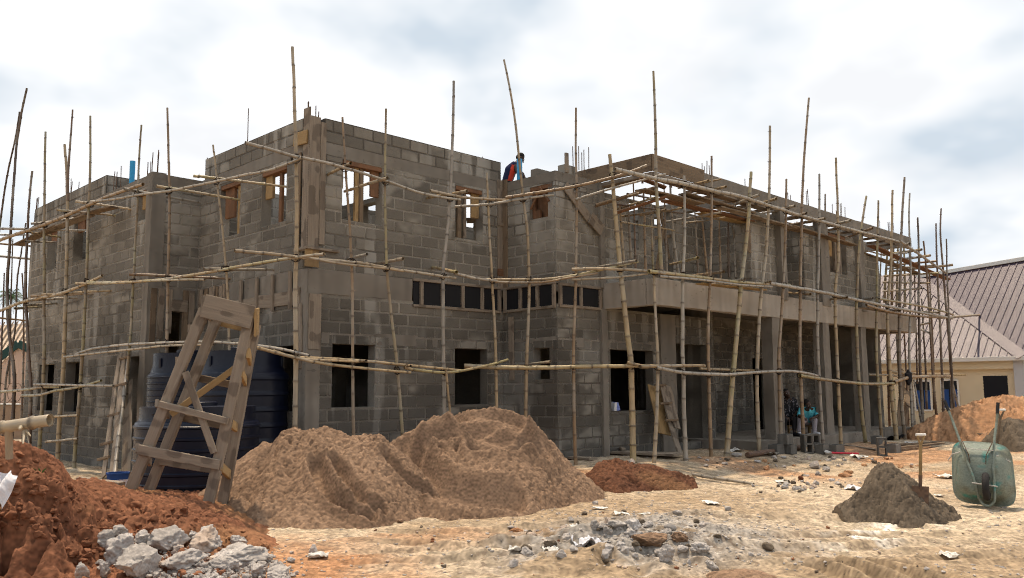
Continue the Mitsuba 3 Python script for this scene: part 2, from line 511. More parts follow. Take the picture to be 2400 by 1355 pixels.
mat('dark_glass', (0.012, 0.014, 0.02), 0.15, spec=0.6)
mat('blue_cloth', (0.02, 0.06, 0.20), 0.8)
mat('tank_plastic', lambda p, n, uv: mx((0.003, 0.005, 0.015), (0.012, 0.015, 0.026), ss(0.5, 0.8, fb(p.x * 2.5, p.y * 2.5, p.z * 1.2, 3))), 0.36, spec=0.28)
mat('green_paint', c_green, 0.6)
mat('rubber', (0.022, 0.020, 0.020), 0.8, b_rough, 0.003)
mat('rusty_steel', lambda p, n, uv: mx((0.05, 0.03, 0.022), (0.15, 0.085, 0.05), nz(p.x * 30, p.y * 30, p.z * 30)), 0.7, spec=0.4)
mat('blue_pipe', (0.03, 0.27, 0.52), 0.4)
mat('skin', (0.045, 0.022, 0.014), 0.5, spec=0.4)
mat('hair', (0.012, 0.010, 0.009), 0.9)
mat('navy_cloth', (0.016, 0.020, 0.060), 0.9)
mat('red_cloth', (0.52, 0.055, 0.030), 0.9)
mat('cyan_cloth', (0.10, 0.46, 0.54), 0.9)
mat('grey_cloth', (0.30, 0.28, 0.31), 0.9)
mat('black_print', lambda p, n, uv: mx((0.010, 0.010, 0.013), (0.22, 0.20, 0.21), ss(0.70, 0.76, nz(p.x * 30, p.y * 30, p.z * 30))), 0.9)
mat('dark_cloth', (0.016, 0.015, 0.017), 0.9)
mat('white_plastic', (0.56, 0.56, 0.59), 0.5)
mat('paper', lambda p, n, uv: mx((0.30, 0.27, 0.23), (0.58, 0.56, 0.52), ss(0.3, 0.5, fb(p.x * 12, p.y * 12, p.z * 12, 3))), 0.9)
mat('blue_print', (0.17, 0.22, 0.52), 0.6)
mat('red_plastic', (0.50, 0.03, 0.05), 0.5)
mat('twine', (0.030, 0.020, 0.014), 0.9)
mat('black_plastic_void', (0.010, 0.010, 0.012), 0.7)  # black plastic, also the painted dark of the open floor edge slots
mat('leaf', (0.05, 0.10, 0.02), 0.6)
mat('palm_leaf', (0.035, 0.075, 0.025), 0.5)
mat('palm_trunk', (0.14, 0.11, 0.08), 0.9)
mat('fence_wall', lambda p, n, uv: mx((0.18, 0.12, 0.085), (0.30, 0.21, 0.14), fb(p.x, p.y, p.z, 3)), 0.95)
mat('pink_wall', (0.50, 0.37, 0.29), 0.9)
mat('bucket_plastic', (0.30, 0.26, 0.20), 0.6)
mat('galvanised', (0.45, 0.43, 0.40), 0.5)

# ------------------------------------------------------------------ ground
def g_ground(x, y):
    x, y = np.asarray(x, float), np.asarray(y, float)
    return 0.2 * sm(8.3, 10.2, y) * sm(9, 14, x) * (1 - 0.5 * sm(18, 26, x))


def ground_detail(x, y):
    P = np.stack([x, y, x * 0], -1)
    d = np.hypot(x, y)
    near = 1 - sm(22, 45, d)
    h = 0.10 * (meshkit.fbm(P * 0.45, 3, 5) - 0.5) + 0.055 * (meshkit.fbm(P * 1.9, 3, 8) - 0.5) + 0.032 * (meshkit.fbm(P * 6.5, 3, 9) - 0.5)
    r, f = x * RT[0] + y * RT[1], x * FW[0] + y * FW[1]
    for c0, w in ((9.15, .16), (9.75, .16), (10.9, .2), (8.55, .12)):
        a = f - (c0 + .22 * np.sin(r * .9 + c0) + .05 * r)
        on_ = sm(-2.2, -1.2, r) * (1 - sm(4.8, 6.0, r))
        h = h + on_ * (-.040 * np.exp(-(a / w) ** 4) + .030 * np.exp(-((np.abs(a) - w * 1.4) / .08) ** 2) * (.4 + 1.2 * meshkit.noise(P * 3.0, 31)))
    # churned rubble spill in the middle foreground
    q = np.exp(-(((x - 7.2) / 1.5) ** 2 + ((y - 5.6) / 1.2) ** 2))
    h = h + q * (0.14 + 0.26 * (meshkit.fbm(P * 5, 3, 21) - 0.45))
    h = h + 0.10 * np.exp(-(((x - 8.9) / 2.0) ** 2 + ((y - 6.2) / 0.8) ** 2)) * meshkit.fbm(P * 3.0, 3, 23)
    return h * near


def tyre_ruts(x, y):
    """Wheel tracks pressed into the loose sand at the right."""
    r, f = x * RT[0] + y * RT[1], x * FW[0] + y * FW[1]
    h = np.zeros_like(r)
    for c0, wd in ((2.42, 0.10), (2.72, 0.10), (3.02, 0.10), (3.34, 0.11)):
        c = c0 + 0.5 * np.sin((f - 7.2) * 1.15) + 0.62 * (7.9 - f)
        a = r - c
        env = sm(7.05, 7.4, f) * (1 - sm(8.15, 8.5, f)) * sm(2.0, 2.3, r) * (1 - sm(4.0, 4.5, r))
        cut = -0.055 * np.exp(-(a / wd) ** 4) + 0.040 * np.exp(-((np.abs(a) - wd * 1.5) / 0.05) ** 2)
        lug = 0.012 * (np.sin(f * 95 + 14 * np.abs(a)) > 0.2) * np.exp(-(a / wd) ** 4)
        h = h + env * (cut + lug)
    return h + 0.035 * sm(7.0, 7.5, f) * (1 - sm(8.2, 8.9, f)) * sm(1.9, 2.5, r) * (1 - sm(4.0, 4.6, r))


def gzv(x, y):
    x, y = np.atleast_1d(x), np.atleast_1d(y)
    return g_ground(x, y) + ground_detail(x, y) + tyre_ruts(x, y)


def gz(x, y):
    return float(gzv(x, y)[0])


def gp(px, py, surf=None):
    """Where the ray through that pixel meets the ground (or another height function of x, y)."""
    d = ray(px, py)
    h = surf or gzv
    lo, hi = 3.0, 60.0
    for n in (150, 40, 20):
        t = np.geomspace(lo, hi, n)
        P = EYE + d * t[:, None]
        under = np.nonzero(P[:, 2] < h(P[:, 0], P[:, 1]))[0]
        i = under[0] if len(under) else n - 1
        lo, hi = t[max(i - 1, 0)], t[i]
        if i == 0:
            break
    return EYE + d * hi


def grid_faces(n, m):
    i, j = np.meshgrid(np.arange(n - 1), np.arange(m - 1), indexing='ij')
    q = np.stack([i * m + j, i * m + j + 1, (i + 1) * m + j + 1, (i + 1) * m + j], -1).reshape(-1, 4)
    return np.vstack([q[:, [0, 1, 2]], q[:, [0, 2, 3]]])


def polar_patch(ang, rad):
    A, R = np.meshgrid(ang, rad, indexing='ij')
    x, y = np.cos(A) * R, np.sin(A) * R
    z = g_ground(x, y) + ground_detail(x, y) + tyre_ruts(x, y)
    v = np.stack([x, y, z], -1).reshape(-1, 3)
    return v, grid_faces(len(ang), len(rad))[:, ::-1]


RADII = np.concatenate([[0.0, 2, 4], np.exp(np.linspace(math.log(5.2), math.log(36), 620)), np.exp(np.linspace(math.log(38), math.log(1500), 30))])
NEAR = np.linspace(math.radians(45 - 35), math.radians(45 + 35), 560)
REST = np.linspace(math.radians(80), math.radians(370), 90)
v1, f1 = polar_patch(NEAR, RADII)
v2, f2 = polar_patch(REST, RADII[::8])
v2[:, 2] -= 0.0
gv, gf, _ = join([(v1, f1), (v2, f2)])
obj('ground', (gv, gf), 'bare_ground', smooth=True, kind='structure')


# ------------------------------------------------------------------ earth bank and heaps
def heap_mesh(r0, r1, f0, f1, cell, zfun, skirt=0.4):
    r, f = np.arange(r0, r1, cell), np.arange(f0, f1, cell)
    R, Fd = np.meshgrid(r, f, indexing='ij')
    P = RT[None, None] * R[..., None] + FW[None, None] * Fd[..., None]
    P[..., 2] = zfun(R, Fd)
    fc = grid_faces(len(r), len(f))
    under = P[..., 2].reshape(-1) < g_ground(P[..., 0], P[..., 1]).reshape(-1) - 0.16
    fc = fc[~under[fc].all(1)]
    used = np.unique(fc)
    remap = np.zeros(len(under), int)
    remap[used] = np.arange(len(used))
    return P.reshape(-1, 3)[used], remap[fc]


def prof(pts, d):
    """A silhouette in pixels at distance d, as (lateral metres, height)."""
    P = np.array([at(x, y, d) for x, y in pts])
    return P @ RT, P[:, 2]


def cells(r, f, k, seed):
    """Rounded lumps: highest at the middle of each random cell, creased where cells meet; 0 to 1."""
    x, y = r * k, f * k
    best = np.full(r.shape, 9.0)
    ix, iy = np.floor(x), np.floor(y)
    for a in (-1, 0, 1):
        for b in (-1, 0, 1):
            cx, cy = ix + a, iy + b
            h1 = np.abs(np.sin(cx * 127.1 + cy * 311.7 + seed * 17.3) * 43758.5453) % 1
            h2 = np.abs(np.sin(cx * 269.5 + cy * 183.3 + seed * 31.1) * 43758.5453) % 1
            best = np.minimum(best, (cx + h1 - x) ** 2 + (cy + h2 - y) ** 2)
    return np.sqrt(np.clip(1 - best * 1.6, 0, 1))


def noise2(r, f, k, o, seed):
    return meshkit.fbm(np.stack([r * k, f * k, r * 0 + seed], -1), o, seed) - 0.5


bank_top = [(-160, 1000), (0, 1032), (60, 1050), (110, 1068), (160, 1098), (178, 1142), (205, 1140), (240, 1136), (300, 1158), (330, 1166), (380, 1176), (440, 1186), (500, 1200), (560, 1216), (640, 1240), (720, 1275), (800, 1310)]
bx = np.array([p[0] for p in bank_top])
bank_d = np.interp(bx, [-160, 110, 170, 200, 300, 500, 640, 800], [8.4, 8.9, 9.1, 9.7, 10.4, 10.4, 9.6, 8.6])
bz = np.array([at(x, y, d)[2] for (x, y), d in zip(bank_top, bank_d)])
bt = (bx - 1200) / F


def z_bank(r, f):
    t = r / np.maximum(f, 0.1)
    n1, n2, n3 = noise2(r, f, 1.3, 4, 3), noise2(r, f, 3.4, 4, 5), noise2(r, f, 11, 3, 6)
    tt = t + 0.016 * n2
    crest = np.interp(tt, bt, bz)
    dc = np.interp(tt, bt, bank_d) + 0.5 * n1
    toe = np.interp(tt, [-0.75, -0.52, -0.47, -0.36, -0.27, -0.2], [7.4, 7.8, 8.3, 8.6, 8.6, 8.2])
    s = np.clip((f - toe) / np.maximum(dc - toe, 0.3), 0, 1)
    c1 = 0.34 + 0.35 * n1
    front = 0.22 * sm(0.0, 0.30, s) + 0.22 * sm(c1 - .14, c1 - .02, s) + 0.34 * sm(c1 + .06, c1 + 0.20, s) + 0.22 * sm(0.6, 1.0, s)
    back = 1 - 0.50 * sm(0, 2.6, f - dc)
    end = sm(0.0, 0.3, f - 6.2) * (1 - sm(2.6, 4.6, f - dc))
    z = crest * np.where(f < dc, front, back) * end
    steep = s * (1 - s) * 4
    big = np.clip(crest, 0.1, 1)
    z = z + n2 * (0.06 + 0.40 * steep * big) + n3 * (0.09 + 0.22 * steep * big) + (cells(r + .05 * n3, f, 8, 3) * .5 + cells(r, f, 19, 5) * .5 - .5) * 0.13
    gul = np.abs(meshkit.noise(np.stack([r * 3.1 + n2, f * 0.8, r * 0 + 2], -1), 17) - 0.5)
    z = z - 0.30 * steep * big * np.clip((0.10 - gul) / 0.10, 0, 1)
    hole = np.clip(meshkit.noise(np.stack([r * 2.4, f * 2.4, r * 0 + 6], -1), 23) - 0.70, 0, 1)
    z = z - 1.1 * hole * big * steep
    e = sm(-0.36, -0.225, t + 0.03 * n1)
    return z * (1 - e) - 0.08 * (1 - sm(0, 0.5, f - toe + 0.8)) - 0.10 * e


def world_z(zfun):
    def h(x, y):
        x, y = np.atleast_1d(x), np.atleast_1d(y)
        return np.maximum(zfun(x * RT[0] + y * RT[1], x * FW[0] + y * FW[1]), gzv(x, y))
    return h


bm = heap_mesh(-6.6, -1.4, 6.6, 14.2, 0.020, z_bank)
obj('earth_bank', bm, 'red_soil', smooth=True, kind='structure')
H_BANK = world_z(z_bank)


def sand_heap(f0, sil, slope_f, slope_b, ruts, seed, amp=1.0):
    rs, zs = prof(sil, f0)

    def base(r, f):
        H = np.interp(r, rs, zs, left=-0.6, right=-0.6)
        w = 0.16 * noise2(r, f, 1.1, 3, seed)
        a = f - f0 + w
        d = np.sqrt(a * a + 0.02) - 0.14
        return H - d * np.where(a < 0, slope_f, slope_b)

    hs = world_z(base)
    lines = []
    for pts, wd, dep in ruts:
        P = np.array([gp(x, y, hs) for x, y in pts])
        P = spline(P, 0.03)
        lines.append((P @ RT, P @ FW, wd, dep))

    def z(r, f):
        b = base(r, f)
        smooth = np.ones_like(r)
        cut = np.zeros_like(r)
        for lr, lf, wd, dep in lines:
            d2 = np.full(r.shape, 9.0)
            al = np.zeros(r.shape)
            for i, (a, c) in enumerate(zip(lr, lf)):
                q = (r - a) ** 2 + (f - c) ** 2
                al = np.where(q < d2, i * 0.03, al)
                d2 = np.minimum(d2, q)
            d = np.sqrt(d2)
            k = np.exp(-(d / wd) ** 4)
            cut = cut - dep * k + 0.45 * dep * np.exp(-((d - wd * 1.5) / (wd * 0.4)) ** 2) + (0.007 * k * np.sign(np.sin(al * 55)) if wd < .13 else 0)
            smooth = np.minimum(smooth, 1 - 0.93 * np.exp(-(d / (wd * 1.35)) ** 4))
        q = np.stack([r, f, r * 0 + seed], -1)
        bil = cells(r + .03 * noise2(r, f, 9, 2, 1), f, 13, seed) * .75 + cells(r, f, 24, seed + 4) * .5
        lump = noise2(r, f, 2.2, 3, seed + 1) * 0.10 + noise2(r, f, 7.0, 3, seed + 2) * 0.06 + (bil - .7) * 0.092 * np.clip(1.5 * meshkit.noise(q * 1.6, seed + 5) + .1, .2, 1.3)
        return b + cut + amp * lump * smooth
    return z


z_left = sand_heap(12.6, [(400, 1215), (445, 1172), (500, 1136), (545, 1092), (590, 1056), (618, 1040), (642, 1042), (662, 1016), (690, 1007), (712, 1018), (735, 1012), (765, 1007), (800, 1012), (812, 1022), (860, 1024), (893, 1026), (930, 1058), (975, 1100), (1040, 1168), (1080, 1205)],
                   0.78, 0.75, [([(742, 1085), (752, 1120), (768, 1152), (798, 1182), (862, 1204)], 0.10, 0.19), ([(782, 1085), (800, 1112), (822, 1142), (852, 1172), (890, 1196)], 0.08, 0.13), ([(905, 1070), (925, 1095), (960, 1130), (1010, 1160)], 0.08, 0.12)], 31)
z_right = sand_heap(13.9, [(880, 1075), (920, 1035), (965, 1008), (1015, 986), (1075, 974), (1160, 967), (1200, 976), (1228, 988), (1258, 1010), (1292, 1046), (1334, 1085), (1382, 1125), (1415, 1160)],
                    0.68, 0.7, [([(1015, 985), (1090, 985), (1190, 985), (1215, 995)], 0.12, 0.15), ([(985, 1055), (1030, 1025), (1110, 1012), (1200, 1020), (1255, 1048)], 0.19, 0.26), ([(1120, 1050), (1200, 1044), (1280, 1052)], 0.14, 0.18),
                                ([(955, 1060), (970, 1100), (1025, 1142), (1120, 1168), (1195, 1176)], 0.20, 0.24), ([(905, 1075), (945, 1120), (1000, 1162)], 0.12, 0.14)], 47)
k = thing('sand_heap', 'left heap of pale brown building sand with two curved wheel ruts, behind the trestle tower', 'sand heap')
scene[k] = mikit.ply(heap_mesh(-5.2, -0.5, 10.2, 14.4, 0.016, z_left), 'sand', True)
k = thing('sand_heap', 'taller right heap of building sand with cut terraces, below the inner corner of the building', 'sand heap')
scene[k] = mikit.ply(heap_mesh(-2.6, 2.0, 11.2, 16.0, 0.016, z_right), 'sand', True)


def small_heap(name, label, cat, mat_, f0, sil, sf, sb, seed, amp, cell=0.03):
    z = sand_heap(f0, sil, sf, sb, [], seed, amp)
    rs, _ = prof(sil, f0)
    key = thing(name, label, cat)
    zz = [at(x, y, f0)[2] for x, y in sil]
    ext = max(zz) / min(sf, sb) + 0.8
    scene[key] = mikit.ply(heap_mesh(rs[0] - 0.2, rs[-1] + 0.2, f0 - ext, f0 + ext, cell, z), mat_, True)
    return world_z(z)


small_heap('soil_heap', 'low heap of dark red soil in front of the porch window, right of the sand', 'soil heap', 'wet_red_soil', 15.2, [(1350, 1132), (1378, 1106), (1405, 1086), (1435, 1080), (1490, 1094), (1540, 1099), (1590, 1108), (1630, 1128)], 0.60, 0.6, 61, 1.2, 0.018)
H_MORTAR = small_heap('mortar_heap', 'dark grey-brown heap of wet mortar with a shovel stuck in it', 'mortar heap', 'dark_soil', 11.5, [(1965, 1194), (1995, 1172), (2032, 1142), (2055, 1104), (2075, 1090), (2095, 1092), (2115, 1112), (2148, 1134), (2172, 1152), (2205, 1180), (2240, 1206)], 1.25, 0.9, 71, 1.7, 0.013)
small_heap('soil_heap', 'broad heap of orange-brown soil in front of the purple roofed house', 'soil heap', 'orange_soil', 27.0, [(2120, 1018), (2165, 992), (2200, 975), (2240, 958), (2290, 942), (2340, 934), (2400, 931), (2460, 930), (2540, 950), (2640, 1000)], 0.75, 0.7, 81, 2.2, 0.05)
small_heap('soil_heap', 'small dark heap of soil behind the wheelbarrow at the right edge', 'soil heap', 'dark_soil', 23.5, [(2300, 1042), (2325, 1015), (2345, 990), (2365, 983), (2385, 985), (2400, 990), (2440, 1005), (2500, 1045)], 0.95, 0.8, 91, 1.4, 0.035)
small_heap('grit_patch', 'tiny mound of fine orange sand at the bottom edge, beside the tyre tracks', 'sand patch', 'sand', 7.75, [(1630, 1362), (1680, 1346), (1740, 1338), (1790, 1345), (1830, 1362)], 0.25, 0.4, 95, 0.3, 0.014)

# ------------------------------------------------------------------ the unfinished building
V0, U0, VA, UA, UI, V1, V2, U2, U3 = 13.82, 8.45, 18.4, 7.36, 13.5, 12.18, 10.72, 15.04, 29.85
SLAB, SOFF, RB0, RB1, PAR = 3.95, 3.50, 6.18, 6.42, 6.89
HOUSE = thing('unfinished_house', 'two storey house under construction in grey concrete blocks with open window holes', 'building')
CH, BL = 0.235, 0.47
TH = 0.225
all_blocks = []


def bevel_block(seed):
    """Unit block face: x 0..1, y 0..1, depth 0 (front) to 1 (back); the arris is chipped a little."""
    r = np.random.default_rng(seed)
    j = lambda s: (r.random((4, 2)) - 0.5) * s
    sq = np.array([(0, 0), (1, 0), (1, 1), (0, 1.0)])
    inn = 0.5 + (sq - 0.5) * np.array([0.965, 0.93]) + j(0.018)
    v = [(*q, 1.0) for q in sq] + [(*q, 0.18) for q in sq + j(0.012)] + [(*q, 0.0) for q in inn]
    f = []
    for a in (0, 4):
        for k in range(4):
            f.append((a + k, a + (k + 1) % 4, a + 4 + (k + 1) % 4, a + 4 + k))
    f.append((8, 9, 10, 11))
    f = np.array(f)
    return np.array(v), np.vstack([f[:, [0, 1, 2]], f[:, [0, 2, 3]]])


BEVEL = [bevel_block(s) for s in range(4)]


def wall(p, q, z0, z1, holes=(), out=None, blocks=True, thick=TH, bond=0.0, named=True, top=None):
    """A block wall whose outer face runs from plan point p to q; holes are (s0, s1, h0, h1) along it. Blocks stand proud of a mortar core."""
    p, q = np.array(p, float), np.array(q, float)
    L = np.linalg.norm(q - p)
    x = (q - p) / L
    n = np.array([x[1], -x[0]])
    if out is not None and n @ np.array(out) < 0:
        n = -n
    poly = sbox(0, z0, L, z1) if top is None else Polygon([(0, z0)] + [(L, z0)] + top[::-1])
    for a, b, c, d in holes:
        poly = poly.difference(sbox(a, c, b, d))
    key = numbered(f'{HOUSE}__wall')
    parts = []
    for g in getattr(poly, 'geoms', [poly]):
        m = trimesh.creation.extrude_polygon(g, thick, engine='earcut')
        v = np.array(m.vertices)
        w = np.stack([p[0] + x[0] * v[:, 0] - n[0] * v[:, 2], p[1] + x[1] * v[:, 0] - n[1] * v[:, 2], v[:, 1]], 1)
        parts.append((w, np.array(m.faces)))
    scene[key] = mikit.ply(join(parts)[:2], 'mortar', False)
    if not blocks:
        return key
    k = 0
    z = z0
    while z < z1 - 0.06:
        h = min(CH - 0.014 - 0.012 * rng.random(), z1 - z - 0.008)
        s = -(BL / 2 if k % 2 else 0) - bond
        while s < L:
            rects = [(max(s + 0.004, 0.004), min(s + BL - 0.018, L - 0.004), z + 0.012, z + h)]
            for a, b, c, d in holes:
                new = []
                for (a0, b0, c0, d0) in rects:
                    if b0 <= a or a0 >= b or d0 <= c + 0.02 or c0 >= d - 0.02:
                        new.append((a0, b0, c0, d0))
                        continue
                    if a0 < a:
                        new.append((a0, a - 0.006, c0, d0))
                    if b0 > b:
                        new.append((b + 0.006, b0, c0, d0))
                    if c0 < c:
                        new.append((max(a0, a), min(b0, b), c0, c - 0.006))
                    if d0 > d:
                        new.append((max(a0, a), min(b0, b), d + 0.006, d0))
                rects = new
            for (a0, b0, c0, d0) in rects:
                if top is not None and d0 > np.interp((a0 + b0) / 2, [t[0] for t in top], [t[1] for t in top]) + 0.02:
                    continue
                if b0 - a0 > 0.05 and d0 - c0 > 0.05:
                    a0, b0 = a0 + 0.012 * rng.random(), b0 - 0.022 * rng.random() ** 2
                    d0 -= 0.006 * rng.random()
                    proud = 0.004 + 0.007 * rng.random()
                    A = np.eye(4)
                    A[:3, 0] = [x[0] * (b0 - a0), x[1] * (b0 - a0), 0]
                    A[:3, 1] = [0, 0, d0 - c0]
                    A[:3, 2] = [-n[0] * 0.04, -n[1] * 0.04, 0]
                    A[:3, 3] = [p[0] + x[0] * a0 + n[0] * proud, p[1] + x[1] * a0 + n[1] * proud, c0]
                    mid = A[:3, :3] @ np.array([0.5, 0.5, 0]) + A[:3, 3]
                    size = (b0 - a0) * (d0 - c0) * abs((mid - EYE)[:2] @ n) / np.linalg.norm(mid - EYE) ** 3
                    facing = (EYE - mid)[:2] @ n > 0
                    all_blocks.append((size if (facing and named) else 0.0, key, A, rng.integers(4), rng.random()))
            s += BL
        z += CH
        k += 1
    return key


def part(name, p, m, parent=HOUSE, smooth=False, **kw):
    return put(name, p, m, parent, smooth, **kw)


def rough_box(lo, hi, amp=0.012, cell=0.16, seed=0):
    """A cast concrete member with uneven faces; lo, hi are corner points."""
    lo, hi = np.asarray(lo, float), np.asarray(hi, float)
    parts = []
    for ax in range(3):
        for side in (0, 1):
            a, b = [k for k in range(3) if k != ax]
            na, nb = max(2, int((hi[a] - lo[a]) / cell) + 1), max(2, int((hi[b] - lo[b]) / cell) + 1)
            A, B = np.meshgrid(np.linspace(lo[a], hi[a], na), np.linspace(lo[b], hi[b], nb), indexing='ij')
            P = np.zeros(A.shape + (3,))
            P[..., a], P[..., b], P[..., ax] = A, B, (hi if side else lo)[ax]
            f = grid_faces(na, nb)
            f = f if (side == 1) == (ax != 1) else f[:, ::-1]
            parts.append((P.reshape(-1, 3), f))
    v, f, u = join(parts)
    d = np.stack([meshkit.fbm(v * 2.6 + 31 * k + seed, 3, k + seed) - 0.5 for k in range(3)], 1)
    return v + d * amp * 2, f, u


def conc(name, lo, hi, amp=0.012, seed=0, m='concrete', **kw):
    return part(name, rough_box(np.minimum(lo, hi), np.maximum(lo, hi), amp, seed=seed), m, **kw)


def B(s0, s1, h0, h1, u=U0):
    return (s0 - u, s1 - u, h0, h1)


# ground floor outer walls (the band of the first floor slab is cast on top of them)
wall((U0, V0), (UI, V0), -0.3, SOFF, [B(9.0, 9.98, 1.37, 2.57), B(12.06, 13.0, 1.37, 2.57)], (0, -1))
wall((UI, V0), (UI, V1), -0.3, SOFF - 0.06, [(V0 - 12.88, V0 - 12.3, 1.90, 2.57)], (-1, 0), bond=0.12)
wall((UI, V1), (19.6, V1), -0.3, SOFF, [B(15.28, 16.9, 1.18, 2.58, UI), B(17.86, 19.3, 0.35, 2.80, UI)], (0, -1), bond=0.3)
wall((19.6, 13.5), (28.9, 13.5), -0.3, SLAB - .19, [B(23.9, 24.8, 0.4, 2.6, 19.6)], (0, -1), bond=0.2)  # back wall set deeper so that the porch falls into shade
wall((19.6, V1), (19.6, 13.5), -0.3, SLAB - .19, [], (1, 0), blocks=False)  # unseen return wall added to close the deepened porch
wall((U0, VA), (U0, V0), -0.3, SOFF, [(VA - 14.98, VA - 14.1, 1.30, 2.55)], (-1, 0), bond=0.1)
wall((UA, 26.7), (UA, VA), -0.3, SLAB, [(26.7 - 25.5, 26.7 - 24.25, 1.2, 2.42), (26.7 - 23.35, 26.7 - 22.4, 1.2, 2.43), (26.7 - 19.3, 26.7 - 18.62, 0.4, 2.45)], (-1, 0))
wall((UA, VA), (U0, VA), -0.3, SOFF, [(0.46, 0.80, 2.0, 3.42)], (0, -1))
wall((28.9, V1 - .6), (28.9, 26.4), -0.3, SLAB - .19, [], (1, 0), named=False, blocks=False)
wall((UA, 26.7), (28.9, 26.7), -0.3, SLAB - .19, [], (0, 1), named=False, blocks=False)
for s, (a, b) in {22.0: (13.75, 26.4), 11.0: (14.3, 26.4)}.items():
    wall((s, a), (s, b), -0.3, SLAB - .19, [(2.0, 2.9, 0.4, 2.5)], (-1, 0), named=False, blocks=False)
wall((U0 + .3, 17.2), (28.6, 17.2), -0.3, SLAB - .19, [], (0, -1), named=False, blocks=False)

# first floor outer walls
wall((U0 + 0.2, V0), (UI - 0.17, V0), SLAB, RB0, [B(9.16, 10.11, 4.97, RB0 - 0.02, U0 + .2), B(12.06, 12.87, 4.97, 6.13, U0 + .2)], (0, -1), bond=0.1)
wall((UI, V0), (UI, V1), SLAB, RB0, [(V0 - 12.95, V0 - 12.26, 5.42, 6.15)], (-1, 0), bond=0.3)
wall((UI, V1), (19.35, V1), SLAB, RB0, [B(16.1, 16.75, 4.97, 6.15, UI), B(17.1, 17.85, SLAB + 0.02, 6.15, UI)], (0, -1), bond=0.12)
wall((19.35, V1), (19.35, 10.85), SLAB, RB0, [], (-1, 0), bond=0.05)
wall((19.35, 10.85), (20.9, 10.85), SLAB, RB0, [], (0, -1), bond=0.2)
wall((20.9, 10.85), (20.9, V1), SLAB, RB0, [], (1, 0))
wall((20.9, V1 + .3), (22.2, V1 + .3), SLAB, RB0, [(0.25, 1.1, SLAB + .02, 6.05)], (0, -1))
wall((22.2, V1 + .3), (22.2, 10.85), SLAB, RB0, [], (-1, 0), bond=0.15)
wall((22.2, 10.85), (26.4, 10.85), SLAB, RB0, [B(23.75, 24.95, 5.0, RB0 - .01, 22.2)], (0, -1), bond=0.1)
wall((26.4, 10.85), (27.3, 10.85), SLAB, 5.75, [], (0, -1), bond=0.1)
wall((U0, VA), (U0, V0 + 0.2), SLAB, RB0, [(VA - 17.45, VA - 16.55, 4.97, 6.13), (VA - 15.65, VA - 14.68, 4.97, 6.10)], (-1, 0), bond=0.22)
wall((UA, 26.7), (UA, VA), SLAB, RB0, [(26.7 - 25.4, 26.7 - 24.6, 4.97, 6.12), (26.7 - 23.3, 26.7 - 22.3, 4.97, 6.12), (26.7 - 19.2, 26.7 - 18.75, 5.45, 6.12)], (-1, 0), bond=0.14)
wall((UA, VA), (U0, VA), SLAB, RB0, [], (0, -1), bond=0.3)
# parapets of two fresh courses
wall((U0 + 0.30, V0), (13.45, V0), RB1, PAR, [], (0, -1), bond=0.05)
wall((U0, 18.25), (U0, V0 + 0.3), RB1, PAR, [], (-1, 0), bond=0.2)
wall((UA, 26.7), (UA, 21.2), RB1, PAR, [], (-1, 0))
wall((UA + .02, 21.2), (UA + 0.9, 21.2), RB1, PAR, [], (0, -1))
# inner walls seen through the openings and over the top
wall((U0 + .3, VA), (28.6, VA), SLAB, RB1, [(3.2, 4.2, 4.97, 6.1)], (0, -1), bond=0.1, named=False)
wall((10.9, V0 + .3), (10.9, VA), SLAB, 5.9, [(0.6, 1.6, 4.0, 5.8)], (-1, 0), bond=0.1, named=False)
wall((11.6, 14.9), (13.3, 14.9), SLAB, 6.75, [], (0, -1), named=False)
wall((9.3, VA + .3), (9.3, 26.4), SLAB, 6.7, [], (-1, 0), named=False)
wall((15.2, 14.4), (28.5, 14.4), SLAB, RB1, [], (0, -1), named=False)
wall((UA + .2, 22.2), (13.0, 22.2), SLAB, 6.95, [], (0, -1), named=False, top=[(0, 7.0), (1.0, 6.98), (3.2, 6.75), (5.8, 6.5)])
wall((13.4, VA - .5), (14.2, VA - .5), RB1, 7.2, [], (0, -1), named=False, top=[(0, 7.0), (0.4, 7.22), (0.8, 7.1)])

wall((UA, 26.7), (28.9, 26.7), SLAB, RB1, [], (0, -1), named=False)

# blocks: the 300 that show largest are parts of their wall, the rest one part of the house
all_blocks.sort(key=lambda b: -b[0])
variant = {}
for size, key, A, shp, tone in all_blocks[:300]:
    tv = (shp, int(tone * 6))
    if tv not in variant:
        v, f = BEVEL[tv[0]]
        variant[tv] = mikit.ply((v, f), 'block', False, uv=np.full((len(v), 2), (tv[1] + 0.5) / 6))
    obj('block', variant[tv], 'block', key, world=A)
rest = []
for size, key, A, shp, tone in all_blocks[300:]:
    v, f = BEVEL[shp]
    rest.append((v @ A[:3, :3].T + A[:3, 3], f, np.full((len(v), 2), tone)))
put('masonry', join(rest), 'block', HOUSE, kind='stuff')

